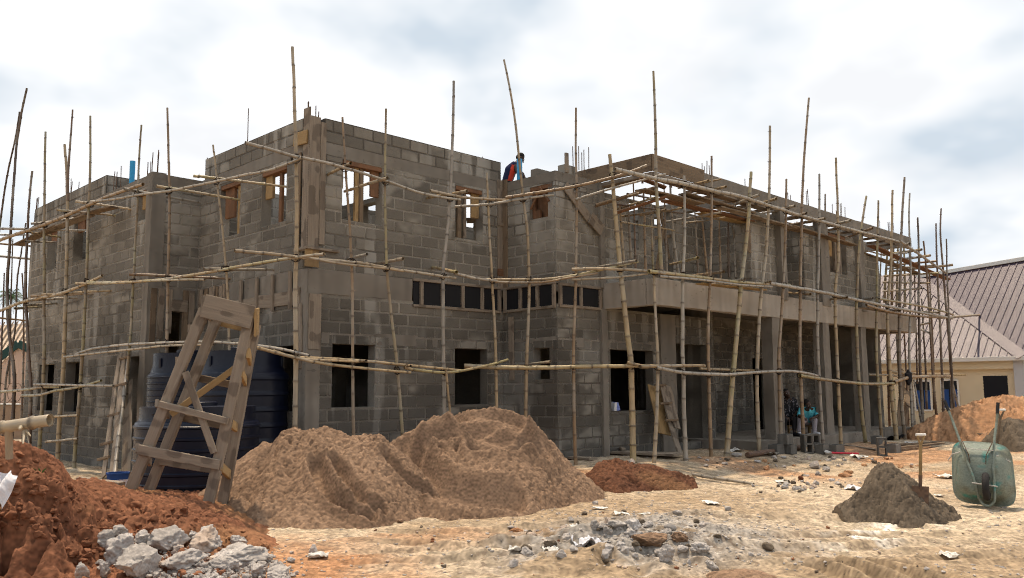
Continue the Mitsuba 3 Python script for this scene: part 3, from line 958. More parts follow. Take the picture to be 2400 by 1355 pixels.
# cast concrete: slab, bands, ring beams, columns, porch beam
slab = Polygon([(U0 + .02, V0 + .02), (UI + .02, V0 + .02), (UI + .02, V1 + .02), (U2 + .02, V1 + .02), (U2 + .02, V2 + .03), (U3 - .02, V2 + .03), (U3 - .02, 26.6), (UA + .02, 26.6), (UA + .02, VA + .02), (U0 + .02, VA + .02)])
sm_ = trimesh.creation.extrude_polygon(slab, 0.16, engine='earcut')
sm_.apply_translation((0, 0, SLAB - 0.18))
part('floor_slab', (np.array(sm_.vertices), np.array(sm_.faces)), 'concrete')
conc('floor_band', (U0, V0 - .012, SOFF), (10.88, V0 + .2, SLAB), 0.012, 1)
conc('floor_band', (U0 - .012, V0, SOFF), (U0 + .2, VA, SLAB), 0.012, 2)
conc('floor_band', (UA, VA - .01, SOFF), (U0 - .02, VA + .2, SLAB), 0.012, 3)
conc('porch_beam', (U2, V2, SOFF - .02), (U3, V2 + .25, SLAB + .1), 0.014, 4, 'concrete_pale')
conc('porch_beam', (U2 - .003, V2 + .26, SOFF - .02), (U2 + .25, V1 - .01, SLAB + .1), 0.014, 5, 'concrete_pale')
conc('porch_beam', (U3 - .25, V2 + .26, SOFF - .02), (U3 - .003, 17, SLAB + .1), 0.014, 6, 'concrete_pale')
conc('ring_beam', (U0 + .2, V0 - .006, RB0), (UI - .16, V0 + .22, RB1), 0.012, 7)
conc('ring_beam', (U0 - .006, V0 + .28, RB0), (U0 + .22, VA, RB1), 0.012, 8)
conc('ring_beam', (UA - .006, VA, RB0), (UA + .22, 26.7, RB1), 0.012, 9)
conc('ring_beam', (UA + .23, VA - .006, RB0), (U0 - .01, VA + .2, RB1), 0.012, 10)
conc('ring_beam', (UI - .006, V1 - .006, RB0), (UI + .22, V0 - .02, RB1 - .02), 0.012, 11)
conc('ring_beam', (UI + .23, V1 - .006, RB0), (U2 - .02, V1 + .2, RB1 - .02), 0.012, 12)
RF0, RF1 = 6.40, 6.72
conc('roof_beam', (17.0, V2, RF0), (U3, V2 + .24, RF1 - .01), 0.012, 13)
conc('roof_beam', (U3 - .24, V2 + .25, RF0), (U3 - .003, 18.4, RF1 - .01), 0.012, 14)
conc('roof_beam', (19.3, V2 + .26, RF0), (19.55, 18.3, RF1 - .02), 0.012, 15)
conc('roof_beam', (26.2, V2 + .26, RF0), (26.4, 18.3, RF1 - .02), 0.012, 16)
part('roof_beam', join([board((U2 - .02, V2 - .012, (RF0 + RF1) / 2 + .02), (17.05, V2 - .012, (RF0 + RF1) / 2 + .02), 0.38, 0.03, tone=.3),
                        board((U2 - .02, V2 + .01, (RF0 + RF1) / 2 + .02), (U2 - .02, 14.2, (RF0 + RF1) / 2 + .02), 0.38, 0.03, tone=.6)]), 'wood_brown', label='dark timber formwork boards of the roof beam at the porch corner')
part('formwork', join([board((U2, V2 + .13, RF0 - .10), (20, V2 + .13, RF0 - .10), 0.26, .03, side=(0, 1, 0)), board((U2, V2 - .01, RF0 - .07), (17.5, V2 - .01, RF0 - .07), 0.09, .04),
                       board((U2 + .1, V2 + .2, RF0 - .1), (U2 + .1, 14.2, RF0 - .1), 0.24, .03, side=(1, 0, 0)), board((U2 - .01, V2, RF0 - .07), (U2 - .01, 13.2, RF0 - .07), 0.09, .04)]), 'wood_grey')
part('formwork', join([board((17.6, V2 + .02 + .02 * i, RF0 - .05), (29.6, V2 + .02 + .02 * i, RF0 - .06), 0.10, .03) for i in range(1)] +
                      [board((17 + i * .8, V2 - .08, RF0 - .10), (17 + i * .8, V2 + .5, RF0 - .10), 0.07, .05) for i in range(15)]), 'wood_brown')
conc('roof_beam', (UI + .3, 13.0, RF0 - .25), (U2 - .04, 13.2, RF1 - .06), 0.012, 18)


def column(x, y, z0, z1, w, d, seed, top=None, m='concrete'):
    v, f, u = rough_box((x - w / 2, y - d / 2, z0), (x + w / 2, y + d / 2, z1), 0.016, 0.12, seed)
    if top:
        k = np.clip((v[:, 2] - z0) / (z1 - z0), 0, 1)
        v[:, 0] = x + (v[:, 0] - x) * (1 + (top - 1) * k)
    part('column', (v, f, u), m)


for i, (x, w) in enumerate(((20.27, .50), (23.12, .46), (25.6, .42))):
    column(x, V2 + .17, -0.1, SOFF - .02, w, .30, 40 + i, 0.82)
column(U0 + .13, V0 + .13, -0.3, SOFF, .30, .30, 44)
column(15.02, V1 + .02, -.2, SOFF - .02, .20, .18, 45)
column(15.02, V1 + .02, SLAB, RB0 + .2, .17, .16, 46)
column(17.45, V1 + .04, -.2, SOFF - .02, .62, .24, 47)
column(20.75, 10.80, SLAB, RF0, .26, .24, 48)
column(23.2, 10.80, SLAB, RF0, .52, .20, 49)
column(25.7, 10.80, SLAB, RF0, .34, .20, 50)
column(U0 + .1, 14.0 + .05, -.3, SOFF, .2, .2, 51)
column(UA + .12, VA + .12, -.3, RB1 + .02, .30, .30, 52)
conc('plinth', (18.9, 10.60, -.2), (28.9, 13.49, 0.40), 0.02, 60)
conc('plinth', (13.6, V1 - .12, -.2), (17.8, V1 - .02, 0.12), 0.03, 61)
conc('ground_slab', (UA + .3, VA, .2), (28.6, 26.4, 0.42), 0.01, 62)
conc('ground_slab', (U0 + .3, V0 + .3, .2), (28.6, VA, 0.42), 0.01, 63)
# lintel bands over the ground floor openings
conc('lintel', (U0 + .3, V0 - .006, 2.575), (UI - .02, V0 + .1, 2.80), 0.014, 64)
conc('lintel', (UI - .006, V1 + .02, 2.575), (UI + .1, V0 - .03, 2.80), 0.014, 65)
conc('lintel', (UI + .02, V1 - .006, 2.585), (17.84, V1 + .1, 2.80), 0.014, 66)
conc('lintel', (U0 - .006, 14.1, 2.555), (U0 + .1, VA - .02, 2.78), 0.014, 67)
conc('lintel', (UA - .006, VA + .3, 2.455), (UA + .1, 26.6, 2.66), 0.014, 68)

# timber left on the building ---------------------------------------------------
def bd(name, p0, p1, w, t, m, side=None, **kw):
    return part(name, board(p0, p1, w, t, side, **kw), m)


x0, y0 = U0 - .02, V0 - .02
bd('column_shutter', (U0 + .06, y0 - .012, 4.30), (U0 + .06, y0 - .012, 6.86), 0.24, .028, 'wood_grey', side=(1, 0, 0))
bd('column_shutter', (U0 + .245, y0 - .018, 4.42), (U0 + .245, y0 - .018, 6.78), 0.12, .028, 'wood_grey', side=(1, 0, 0))
bd('column_shutter', (x0 - .012, V0 + .10, 4.28), (x0 - .012, V0 + .10, 7.04), 0.22, .028, 'wood_grey', side=(0, 1, 0))
bd('column_shutter', (x0 - .03, V0 + .32, 4.4), (x0 - .03, V0 + .30, 6.2), 0.10, .03, 'wood_brown', side=(0, 1, 0))
bd('column_shutter', (x0 - .06, V0 + .48, 6.48), (x0 - .05, V0 + .02, 6.46), 0.26, .03, 'wood_yellow', side=(0, 0, 1))
bd('column_shutter', (U0 - .1, y0 - .03, 4.33), (U0 + .62, y0 - .03, 4.32), 0.05, .07, 'wood_grey')
bd('column_shutter', (x0 - .03, V0 + .42, 4.32), (x0 - .03, V0 - .02, 4.33), 0.05, .06, 'wood_grey')
bd('column_shutter', (U0 + .05, y0 - .01, 3.98), (U0 + .05, y0 - .01, 4.30), 0.30, .02, 'wood_yellow', side=(1, 0, 0))
bd('column_shutter', (U0 + .14, y0 - .012, 2.45), (U0 + .14, y0 - .012, 3.48), 0.26, .028, 'wood_grey', side=(1, 0, 0))
# inner corner shutter of the first floor
bd('column_shutter', (UI - .09, V0 - .03, SLAB), (UI - .09, V0 - .03, 6.46), 0.20, .03, 'wood_grey', side=(1, 0, 0))
bd('column_shutter', (UI - .03, V0 - .10, SLAB), (UI - .03, V0 - .10, 6.46), 0.17, .03, 'wood_brown', side=(0, 1, 0))
bd('column_shutter', (UI - .20, V0 - .05, 5.42), (UI - .04, V0 - .05, 5.42), 0.07, .04, 'wood_grey')
bd('column_shutter', (UI - .20, V0 - .05, 4.32), (UI - .04, V0 - .05, 4.32), 0.16, .04, 'wood_red')
bd('column_shutter', (UI - .03, V0 - .30, 1.90), (UI - .03, V0 - .28, 3.30), 0.16, .03, 'wood_grey', side=(0, 1, 0))
# boards along the first floor band on the left front
for i, (a, b) in enumerate(((14.05, 14.32), (14.38, 14.98), (15.02, 15.60), (15.64, 16.25), (16.3, 16.9))):
    bd('edge_board', (U0 - .03, a, 3.42 + .02 * (i % 2)), (U0 - .03, b, 3.42 + .02 * (i % 3)), 0.26, .025, 'wood_grey')
for a in (14.35, 15.0, 15.62, 16.27, 17.0, 17.45):
    bd('batten', (U0 - .06, a, 3.22), (U0 - .06, a + .01, 3.94), 0.075, .05, 'wood_grey', side=(0, 1, 0))
for i, a in enumerate((16.98, 17.2, 17.42, 17.66, 17.9, 18.15)):
    bd('edge_board', (U0 - .04, a, 3.05 + .1 * (i % 3)), (U0 - .04, a + .01, 3.92), 0.17, .025, 'wood_grey' if i % 2 else 'wood_brown', side=(0, 1, 0))
for i, a in enumerate((7.46, 7.62, 7.80, 8.16, 8.30)):
    bd('edge_board', (a, VA - .03, 2.7 + .12 * (i % 3)), (a + .01, VA - .03, 3.9), 0.13, .025, ('wood_brown', 'wood_grey', 'wood_grey')[i % 3], side=(1, 0, 0))
bd('edge_board', (7.84, VA - .05, 3.56), (8.2, VA - .05, 3.54), .26, .025, 'wood_grey')
# vertical shutter scraps beside the corner of the left front
for z0_, z1_, a in ((2.50, 3.0, 14.12), (2.86, 3.3, 14.02), (2.42, 2.9, 13.98), (3.2, 3.62, 14.10), (2.1, 2.55, 13.99)):
    bd('batten', (U0 - .035, a, z0_), (U0 - .035, a + .01, z1_), 0.13, .03, 'wood_grey', side=(0, 1, 0))


def frame_row(p, q, nrm, n, z0, z1, first=0.0):
    """Timber studs and rails across the open slot of the first floor edge, with a black panel painting the dark void behind."""
    p, q, nrm = np.array(p), np.array(q), np.array(nrm, float)
    x = (q - p) / np.linalg.norm(q - p)
    off = nrm * 0.02
    P = lambda s, z, o=0.0: np.array([*(p + x * s + off + nrm * o), z])
    L = np.linalg.norm(q - p)
    part('edge_mesh', board(P(.02, (z0 + z1) / 2, -.022), P(L - .02, (z0 + z1) / 2, -.022), z1 - z0 + .06, .01), 'black_plastic_void')  # solid black panel in place of the unlit void
    for z in (z0, z1):
        bd('rail', P(0, z), P(L, z + .01), 0.06, .05, 'wood_grey', tone=rng.random())
    for i in range(n + 1):
        s = first + (L - first) * i / n
        s = min(max(s, .04), L - .04)
        bd('stud', P(s, z0 + .03, .003), P(s, z1 - .03, .003), 0.08, .06, 'wood_grey', side=(*x, 0))


frame_row((10.9, V0), (13.40, V0), (0, -1), 4, 3.41, 3.95, .22)
frame_row((UI, V0 - .05), (UI, V1 + .02), (-1, 0), 3, 3.43, 3.95)
frame_row((UI + .05, V1), (U2 - .06, V1), (0, -1), 2, 3.46, 3.93)


def window_frame(p, x, nrm, s0, s1, z0, z1, posts, m='wood_red', head=True, deep=.1):
    """Rough timber left in a first floor opening: head shutter and props."""
    p, x, nrm = np.array(p, float), np.array(x, float), np.array(nrm, float)
    P = lambda s, z, o=-deep: np.array([*(p + x * s + nrm * o), z])
    if head:
        bd('window_shutter', P(s0 + .02, z1 - .05), P(s1 - .02, z1 - .05), 0.09, .2, m)
    for s, w, za, zb, mm in posts:
        bd('window_prop', P(s, za), P(s, zb), w, .06, mm, side=(*x, 0))


window_frame((0, V0), (1, 0), (0, -1), 9.16, 10.11, 4.97, 6.16, [(9.55, .09, 4.99, 6.10, 'wood_yellow'), (9.66, .1, 4.99, 6.08, 'wood_brown'), (9.20, .06, 5.6, 6.1, 'wood_grey'), (9.98, .2, 5.55, 6.1, 'wood_red')])
window_frame((0, V0), (1, 0), (0, -1), 12.06, 12.87, 4.97, 6.13, [(12.25, .11, 4.98, 6.08, 'wood_brown'), (12.42, .06, 4.98, 6.0, 'wood_grey'), (12.72, .22, 5.5, 6.1, 'wood_yellow')])
window_frame((U0, 0), (0, 1), (-1, 0), 16.55, 17.45, 4.97, 6.13, [(17.15, .42, 5.4, 6.1, 'wood_red'), (16.72, .14, 4.98, 6.08, 'wood_yellow'), (16.62, .05, 4.98, 6.1, 'wood_brown')])
window_frame((U0, 0), (0, 1), (-1, 0), 14.68, 15.65, 4.97, 6.10, [(15.48, .28, 5.55, 6.08, 'wood_yellow'), (15.03, .1, 4.98, 6.08, 'wood_red'), (14.75, .07, 4.98, 6.08, 'wood_brown')])
window_frame((UA, 0), (0, 1), (-1, 0), 22.3, 23.3, 4.97, 6.12, [(23.0, .5, 5.75, 6.1, 'wood_red'), (22.4, .1, 4.98, 6.1, 'wood_grey')])
window_frame((UA, 0), (0, 1), (-1, 0), 24.6, 25.4, 4.97, 6.12, [(25.1, .45, 5.75, 6.1, 'wood_red'), (24.68, .1, 4.98, 6.1, 'wood_yellow')])
window_frame((UA, 0), (0, 1), (-1, 0), 18.75, 19.2, 5.45, 6.12, [(19.0, .25, 5.72, 6.1, 'wood_yellow')])
window_frame((UI, 0), (0, 1), (-1, 0), 12.26, 12.95, 5.42, 6.15, [(12.90, .08, 5.44, 6.1, 'wood_red'), (12.30, .08, 5.7, 6.1, 'wood_red'), (12.8, .2, 5.42, 5.62, 'wood_red')])
part('window_shutter', board((UI + .2, 12.6, 5.42), (UI + .2, 12.6, 6.15), .7, .03, side=(0, 1, 0)), 'wood_red')
part('window_shutter', join([board((UI - .02, 12.9, 5.65), (UI - .02, 12.6, 6.1), .05, .04), board((UI - .03, 12.62, 6.1), (UI - .03, 12.35, 5.75), .05, .04)]), 'wood_red')
window_frame((0, 10.85), (1, 0), (0, -1), 23.75, 24.95, 5.0, 6.15, [(24.4, .12, 5.0, 6.1, 'wood_grey'), (24.65, .2, 5.0, 6.1, 'wood_grey'), (24.0, .3, 5.5, 6.1, 'wood_yellow')])
for i in range(4):
    bd('window_shutter', (23.9 + .3 * i, 11.12, 5.0), (23.9 + .3 * i, 11.12, 6.15), .27, .025, 'wood_grey', side=(1, 0, 0))
part('door_brace', join([board((17.15, V1 + .05, 4.3), (17.6, V1 + .05, 5.9), .09, .05), board((17.8, V1 + .08, 4.9), (17.5, V1 + .08, 6.1), .09, .05), board((17.1, V1 + .06, 5.35), (17.85, V1 + .06, 5.5), .08, .05)]), 'wood_brown')
part('shutter_panel', join([board((13.75, V1 - .06, 6.1), (14.7, V1 - .06, 5.35), .22, .03), board((14.55, V1 - .10, 5.5), (14.95, V1 - .10, 5.25), .3, .03)]), 'wood_grey')
bd('shutter_panel', (19.15, 10.78, 5.05), (19.15, 10.78, 6.35), .30, .03, 'wood_brown', side=(1, .3, 0))
bd('shutter_panel', (13.88, V1 + .0, 6.42), (13.88, V1 + .0, 6.86), .10, .05, 'wood_grey', side=(1, 0, 0))


def rods(base, n, h, spread, lean=0.02):
    out = []
    for i in range(n):
        b = np.array(base) + np.array([*((rng.random(2) - .5) * spread), 0])
        out.append(tube([b, b + np.array([(rng.random() - .5) * lean * 2, (rng.random() - .5) * lean * 2, h * (0.75 + .35 * rng.random())])], 0.0105, 0.0105, 5, 5.0))
    for o in out:
        part('starter_rod', o, 'rusty_steel')


for b, n, h, sp in (((U0 + .15, V0 + .15, 6.5), 4, .72, .26), ((UA + .12, VA + .3, RB1), 4, .62, .3), ((UA + .12, 21.0, RB1), 3, .66, .26), ((UA + .1, 26.5, 6.8), 3, .5, .3), ((13.35, 14.3, RB1), 1, .7, .05),
                    ((U0 + .1, 18.3, RB1), 2, .5, .2), ((14.6, 12.6, 6.6), 6, .55, .6), ((20.3, 11.2, 6.66), 4, .6, .5), ((22.9, 11.2, 6.66), 6, .6, .7), ((25.5, 11.2, 6.66), 5, .6, .6), ((UA + 1.2, 21.3, RB1), 1, .6, .1), ((28.6, 11.0, 6.66), 4, .55, .5), ((17.6, 11.0, 6.66), 4, .5, .5), ((UA + .2, 24.2, 6.85), 3, .5, .3), ((UA + .3, 19.6, RB1), 4, .62, .4)):
    rods(b, n, h, sp)
rods((9.1, 17.5, 6.0), 1, 2.6, .1)
for b, h in (((7.73, 20.6, 6.2), .98), ((13.74, 13.5, 6.3), .66)):
    part('drain_pipe', tube([b, (b[0], b[1], b[2] + h)], .062, .062, 14, 5.0), 'blue_pipe')
part('hollow_block', join([(np.array(trimesh.creation.box((.42, .2, .22)).vertices) + (14.1, 12.35, RB1 + .1), np.array(trimesh.creation.box((.42, .2, .22)).faces))]), 'block')

# ------------------------------------------------------------------ bamboo scaffold
SCAF = thing('bamboo_scaffold', 'scaffold of tied bamboo poles standing all round the unfinished house', 'scaffold')
PLANES = {'A': ((6.2, 27.0), (7.5, 12.6)), 'B': ((7.5, 12.6), (12.0, 12.6)), 'D': ((12.0, 12.6), (14.45, 10.3)), 'P': ((14.45, 10.3), (31.0, 10.3)), 'I': ((14.3, 11.3), (31.0, 11.3)),
          'E': ((30.6, 9.0), (30.9, 14.0)), 'L': ((4.0, 27.6), (8.0, 27.6))}


def on_plane(px, py, key, off=0.0):
    (ax, ay), (bx_, by_) = PLANES[key]
    n = np.array([by_ - ay, ax - bx_, 0.0])
    n /= np.linalg.norm(n)
    if n[:2] @ np.array([ax, ay]) > 0:
        n = -n
    a = np.array([ax, ay, 0]) + n * off
    d = ray(px, py)
    return EYE + d * ((a - EYE) @ n) / (d @ n)


ties = []


def upright(key, width, pts, ground=True, tone=None, taper=0.62):
    P = [on_plane(x, y, key, 0.0) for x, y in pts]
    if ground:
        b, c = P[-1], P[-2]
        zg = gz(b[0], b[1]) - 0.12
        dirn = (b - c) / np.linalg.norm(b - c)
        if abs(b[2] - zg) < 2.5 and dirn[2] < -0.3:
            P[-1] = b + dirn * (b[2] - zg) / -dirn[2]
    P = P[::-1]
    depth = (np.mean(P, 0) - EYE) @ FW
    r = width * depth / F / 2
    part('upright', bamboo(P, r * 1.12, r * taper, rng.random() * .7 + .15 if tone is None else tone), 'bamboo', SCAF, smooth=True)
    return P


def ledger(key, width, pts, off=0.09, tone=None, name='ledger'):
    P = [on_plane(x, y, key, off) for x, y in pts]
    depth = (np.mean(P, 0) - EYE) @ FW
    r = width * depth / F / 2
    part(name, bamboo(P, r, r * .82, rng.random() * .5 + .5 if tone is None else tone), 'bamboo', SCAF, smooth=True)


U = [('A', 8, [(63, 207), (48, 280), (37, 355), (25, 550), (19, 625), (18, 735), (23, 792), (34, 903), (27, 1028), (26, 1060)], .1),
     ('A', 6, [(46, 262), (36, 322), (18, 405), (0, 530), (-14, 640), (-30, 900), (-34, 1050)], .1),
     ('A', 8, [(76, 401), (67, 500), (62, 600), (60, 683), (62, 733), (69, 853), (72, 903), (68, 1040)], .15),
     ('L', 5, [(61, 523), (50, 592), (41, 650), (36, 767), (28, 817), (13, 903), (8, 1000)], .1),
     ('A', 8, [(107, 309), (105, 430), (104, 560), (103, 717), (103, 850), (98, 960), (91, 1070)], .5),
     ('A', 10, [(152, 339), (158, 480), (156, 625), (152, 767), (147, 887), (140, 970), (136, 1080)], .7),
     ('A', 6, [(170, 257), (164, 345), (160, 405), (159, 470)], .2),
     ('A', 8, [(212, 272), (211, 420), (206, 550), (203, 633), (195, 800), (186, 930), (178, 1030), (173, 1110)], .5),
     ('A', 7, [(332, 293), (325, 400), (318, 560), (313, 650), (306, 780), (298, 900), (290, 1060)], .45),
     ('A', 8, [(392, 253), (396, 405), (397, 540), (393, 700), (391, 800), (390, 1060)], .6),
     ('A', 7, [(499, 340), (508, 420), (518, 500), (529, 617), (533, 690), (536, 800), (540, 1060)], .55),
     ('A', 12, [(686, 110), (690, 240), (693, 340), (695, 560), (692, 700), (693, 850), (690, 1040)], .7),
     ('B', 8, [(803, 275), (810, 400), (822, 560), (826, 700), (826, 850), (832, 1060)], .6),
     ('B', 8, [(905, 255), (903, 420), (905, 600), (915, 720), (930, 850), (944, 1060)], .5),
     ('B', 10, [(1063, 190), (1058, 420), (1046, 560), (1038, 650), (1040, 860), (1043, 1040)], .35),
     ('B', 8, [(1141, 405), (1148, 560), (1155, 680), (1162, 850), (1165, 1060)], .7),
     ('D', 8, [(1181, 140), (1207, 280), (1222, 430), (1238, 560), (1240, 640), (1234, 850), (1230, 1060)], .55),
     ('D', 8, [(1350, 253), (1350, 360), (1352, 500), (1350, 650), (1344, 850), (1350, 1085)], .6),
     ('D', 14, [(1429, 362), (1440, 470), (1455, 640), (1470, 780), (1480, 870), (1484, 1085)], .95),
     ('P', 9, [(1531, 167), (1536, 300), (1538, 433), (1547, 567), (1551, 650)], .5),
     ('P', 9, [(1533, 640), (1537, 750), (1542, 850), (1540, 950), (1533, 1082)], .75),
     ('P', 10, [(1603, 412), (1605, 540), (1600, 680), (1600, 800), (1603, 950), (1607, 1072)], .85),
     ('P', 8, [(1668, 366), (1668, 500), (1665, 650), (1660, 750), (1660, 850), (1667, 1068)], .6),
     ('P', 12, [(1760, 403), (1750, 560), (1738, 660), (1728, 760), (1718, 880), (1703, 1062)], .9),
     ('P', 9, [(1804, 295), (1803, 450), (1798, 560), (1785, 680), (1775, 850), (1775, 960), (1780, 1052)], .75),
     ('P', 8, [(1843, 420), (1842, 500), (1838, 640), (1830, 760), (1825, 850), (1832, 1050)], .6),
     ('P', 8, [(1896, 230), (1882, 420), (1878, 560), (1876, 700), (1875, 850), (1884, 1035)], .6),
     ('P', 8, [(1920, 408), (1920, 560), (1916, 700), (1918, 850), (1930, 1042)], .35),
     ('P', 8, [(1959, 370), (1963, 480), (1965, 600), (1957, 700), (1962, 850), (1971, 1040)], .7),
     ('I', 6, [(1934, 455), (1934, 520), (1936, 640)], .3),
     ('P', 8, [(2031, 460), (2020, 530), (2010, 650), (2007, 760), (2012, 880), (2031, 1050)], .5),
     ('P', 7, [(2059, 470), (2057, 560), (2055, 700), (2055, 850), (2068, 1040)], .5),
     ('P', 8, [(2092, 446), (2090, 540), (2088, 620), (2080, 750), (2086, 880), (2102, 1040)], .7),
     ('P', 8, [(2120, 416), (2113, 540), (2110, 650), (2108, 760), (2110, 900), (2122, 1035)], .3),
     ('P', 6, [(2132, 453), (2131, 540), (2135, 620), (2133, 720), (2132, 850), (2140, 1020)], .4),
     ('P', 7, [(2151, 510), (2154, 600), (2153, 700), (2155, 800), (2158, 900), (2165, 1025)], .1),
     ('P', 6, [(2164, 565), (2172, 640), (2180, 760), (2186, 880), (2202, 1020)], .2),
     ('P', 6, [(2194, 524), (2197, 640), (2203, 760), (2208, 880), (2213, 1012)], .15),
     ('P', 6, [(2206, 489), (2205, 560), (2211, 640), (2220, 750), (2229, 870), (2231, 1010)], .15),
     ('P', 6, [(2230, 885), (2240, 930), (2264, 1010)], .35),
     ('P', 6, [(2142, 890), (2152, 950), (2165, 1012)], .4), ('P', 10, [(2090, 885), (2096, 950), (2100, 1040)], .9), ('P', 7, [(2136, 895), (2141, 960), (2144, 1030)], .3),
     ('E', 6, [(2078, 700), (2080, 850), (2084, 960)], .2), ('E', 6, [(2100, 700), (2105, 850), (2112, 970)], .3), ('E', 5, [(2117, 720), (2122, 840), (2128, 965)], .2), ('E', 6, [(2095, 560), (2092, 640), (2090, 715)], .6),
     ('E', 6, [(2118, 575), (2120, 640), (2121, 720)], .5), ('E', 6, [(2105, 570), (2103, 640), (2103, 715)], .5), ('E', 6, [(2083, 560), (2076, 640), (2073, 710)], .5), ('E', 5, [(2131, 590), (2133, 650), (2133, 725)], .4)]
for key, w, pts, tone in U:
    upright(key, w, pts, ground=pts[-1][1] > 940, tone=tone)
# props standing on the porch slab inside the scaffold
for w, pts, tone in ((7, [(1452, 475), (1458, 560), (1465, 628)], .55), (7, [(1474, 500), (1476, 560), (1479, 606)], .3), (6, [(1508, 450), (1511, 540), (1513, 632)], .65), (7, [(1570, 405), (1574, 500), (1590, 640)], .4), (8, [(1603, 470), (1604, 560), (1600, 640)], .6),
                    (6, [(1645, 500), (1652, 580), (1659, 652)], .6), (6, [(1706, 505), (1707, 560), (1709, 650)], .1), (6, [(1716, 530), (1726, 580), (1738, 655)], .3), (6, [(1851, 530), (1856, 600), (1865, 680)], .6), (8, [(1962, 530), (1966, 610), (1972, 690)], .7),
                    (5, [(1504, 385), (1506, 430)], .2), (5, [(1572, 410), (1573, 440)], .2)):
    upright('I', w, pts, False, tone)

LED = [('A', 9, [(-20, 572), (2, 562), (100, 528), (167, 500), (250, 462), (335, 432)]), ('A', 7, [(213, 472), (267, 467), (317, 458), (399, 447), (507, 425), (567, 412), (638, 397), (708, 369)]),
       ('B', 8, [(575, 334), (640, 352), (690, 366), (760, 381), (830, 400), (905, 424), (1000, 456), (1078, 468)]), ('B', 7, [(1008, 447), (1070, 460), (1130, 466), (1192, 469)]),
       ('D', 7, [(1066, 484), (1145, 479), (1200, 470), (1298, 456)]), ('D', 8, [(1185, 464), (1260, 452), (1350, 436), (1420, 420), (1516, 388)]), ('D', 6, [(1350, 468), (1440, 440), (1500, 424), (1560, 408)]),
       ('P', 9, [(1441, 397), (1533, 418), (1607, 432), (1675, 448), (1733, 460), (1800, 481), (1883, 507), (1967, 530), (2112, 568)]), ('P', 6, [(2108, 564), (2160, 600), (2219, 641)]),
       ('A', 8, [(-20, 735), (0, 728), (60, 706), (130, 691), (190, 670), (240, 646)]), ('A', 8, [(205, 660), (330, 660), (400, 653), (480, 640), (560, 625), (640, 612), (760, 595)]), ('A', 6, [(178, 664), (260, 664), (380, 657), (480, 655)]),
       ('B', 8, [(550, 588), (650, 597), (720, 606), (830, 615), (930, 632), (1068, 652)]), ('B', 6, [(718, 603), (800, 618), (880, 627), (945, 636)]),
       ('B', 7, [(1065, 640), (1130, 655), (1200, 659)]), ('D', 7, [(1140, 656), (1270, 655), (1350, 645), (1420, 630), (1496, 614)]), ('D', 6, [(1160, 661), (1260, 662), (1340, 650), (1400, 640)]),
       ('D', 8, [(1340, 632), (1400, 630), (1470, 632), (1560, 642)]), ('P', 9, [(1520, 636), (1600, 645), (1700, 658), (1850, 668)]), ('P', 8, [(1803, 664), (1900, 680), (2000, 701), (2100, 722), (2232, 746)]),
       ('P', 6, [(1545, 648), (1640, 656), (1740, 668), (1810, 672)]), ('D', 6, [(1340, 655), (1440, 650), (1520, 641)]), ('P', 6, [(2030, 715), (2110, 735), (2200, 744)]), ('P', 5, [(2060, 700), (2180, 722), (2235, 738)]),
       ('A', 7, [(-15, 920), (70, 912), (100, 908), (145, 907)]), ('A', 7, [(52, 927), (90, 926), (130, 916), (180, 908), (237, 892)]), ('A', 6, [(80, 901), (185, 903), (265, 904)]),
       ('A', 7, [(178, 830), (230, 815), (300, 808), (400, 803), (480, 801), (560, 806), (640, 815), (725, 833)]), ('A', 6, [(150, 837), (300, 820), (400, 810), (500, 809)]),
       ('B', 8, [(592, 812), (680, 835), (760, 853), (830, 861), (962, 873)]), ('B', 7, [(700, 838), (850, 846), (950, 856), (1080, 868)]), ('B', 7, [(948, 862), (1045, 873), (1120, 862), (1190, 843)]), ('B', 6, [(640, 822), (720, 843), (840, 848)]),
       ('D', 11, [(1088, 858), (1250, 862), (1400, 859), (1530, 858)]), ('P', 9, [(1500, 859), (1580, 857), (1651, 857)]), ('P', 8, [(1538, 861), (1600, 873), (1700, 878), (1770, 873), (1850, 870), (1916, 881)]),
       ('I', 6, [(1640, 864), (1720, 867), (1800, 869)]), ('P', 8, [(1875, 880), (1960, 893), (2040, 900), (2102, 898)]), ('P', 8, [(2096, 896), (2140, 884), (2230, 882)]), ('I', 6, [(2085, 871), (2150, 876), (2262, 879)]), ('I', 5, [(2035, 878), (2090, 880), (2110, 885)]), ('I', 5, [(2200, 746), (2300, 738), (2382, 731)])]
for i, (key, w, pts) in enumerate(LED):
    ledger(key, w, pts, off=.085 + .02 * (i % 3), tone=.95 if w >= 11 else None)


def putlog(w, a, ka, oa, b, kb=None, ob=None, wall_axis=None, val=None, name='putlog'):
    """A cross pole from the scaffold (pixel a on plane ka) to the wall (pixel b on a wall plane, sunk into it)."""
    P = on_plane(*a, ka, oa)
    Q = on(*b, wall_axis, val) if wall_axis is not None else on_plane(*b, kb, ob or 0.0)
    d = (Q - P) / np.linalg.norm(Q - P)
    r = w * (((P + Q) / 2 - EYE) @ FW) / F / 2
    part(name, bamboo([P, Q + d * (.08 if wall_axis is not None else 0)], r, r * .85, rng.random() * .6 + .4), 'bamboo', SCAF, smooth=True)


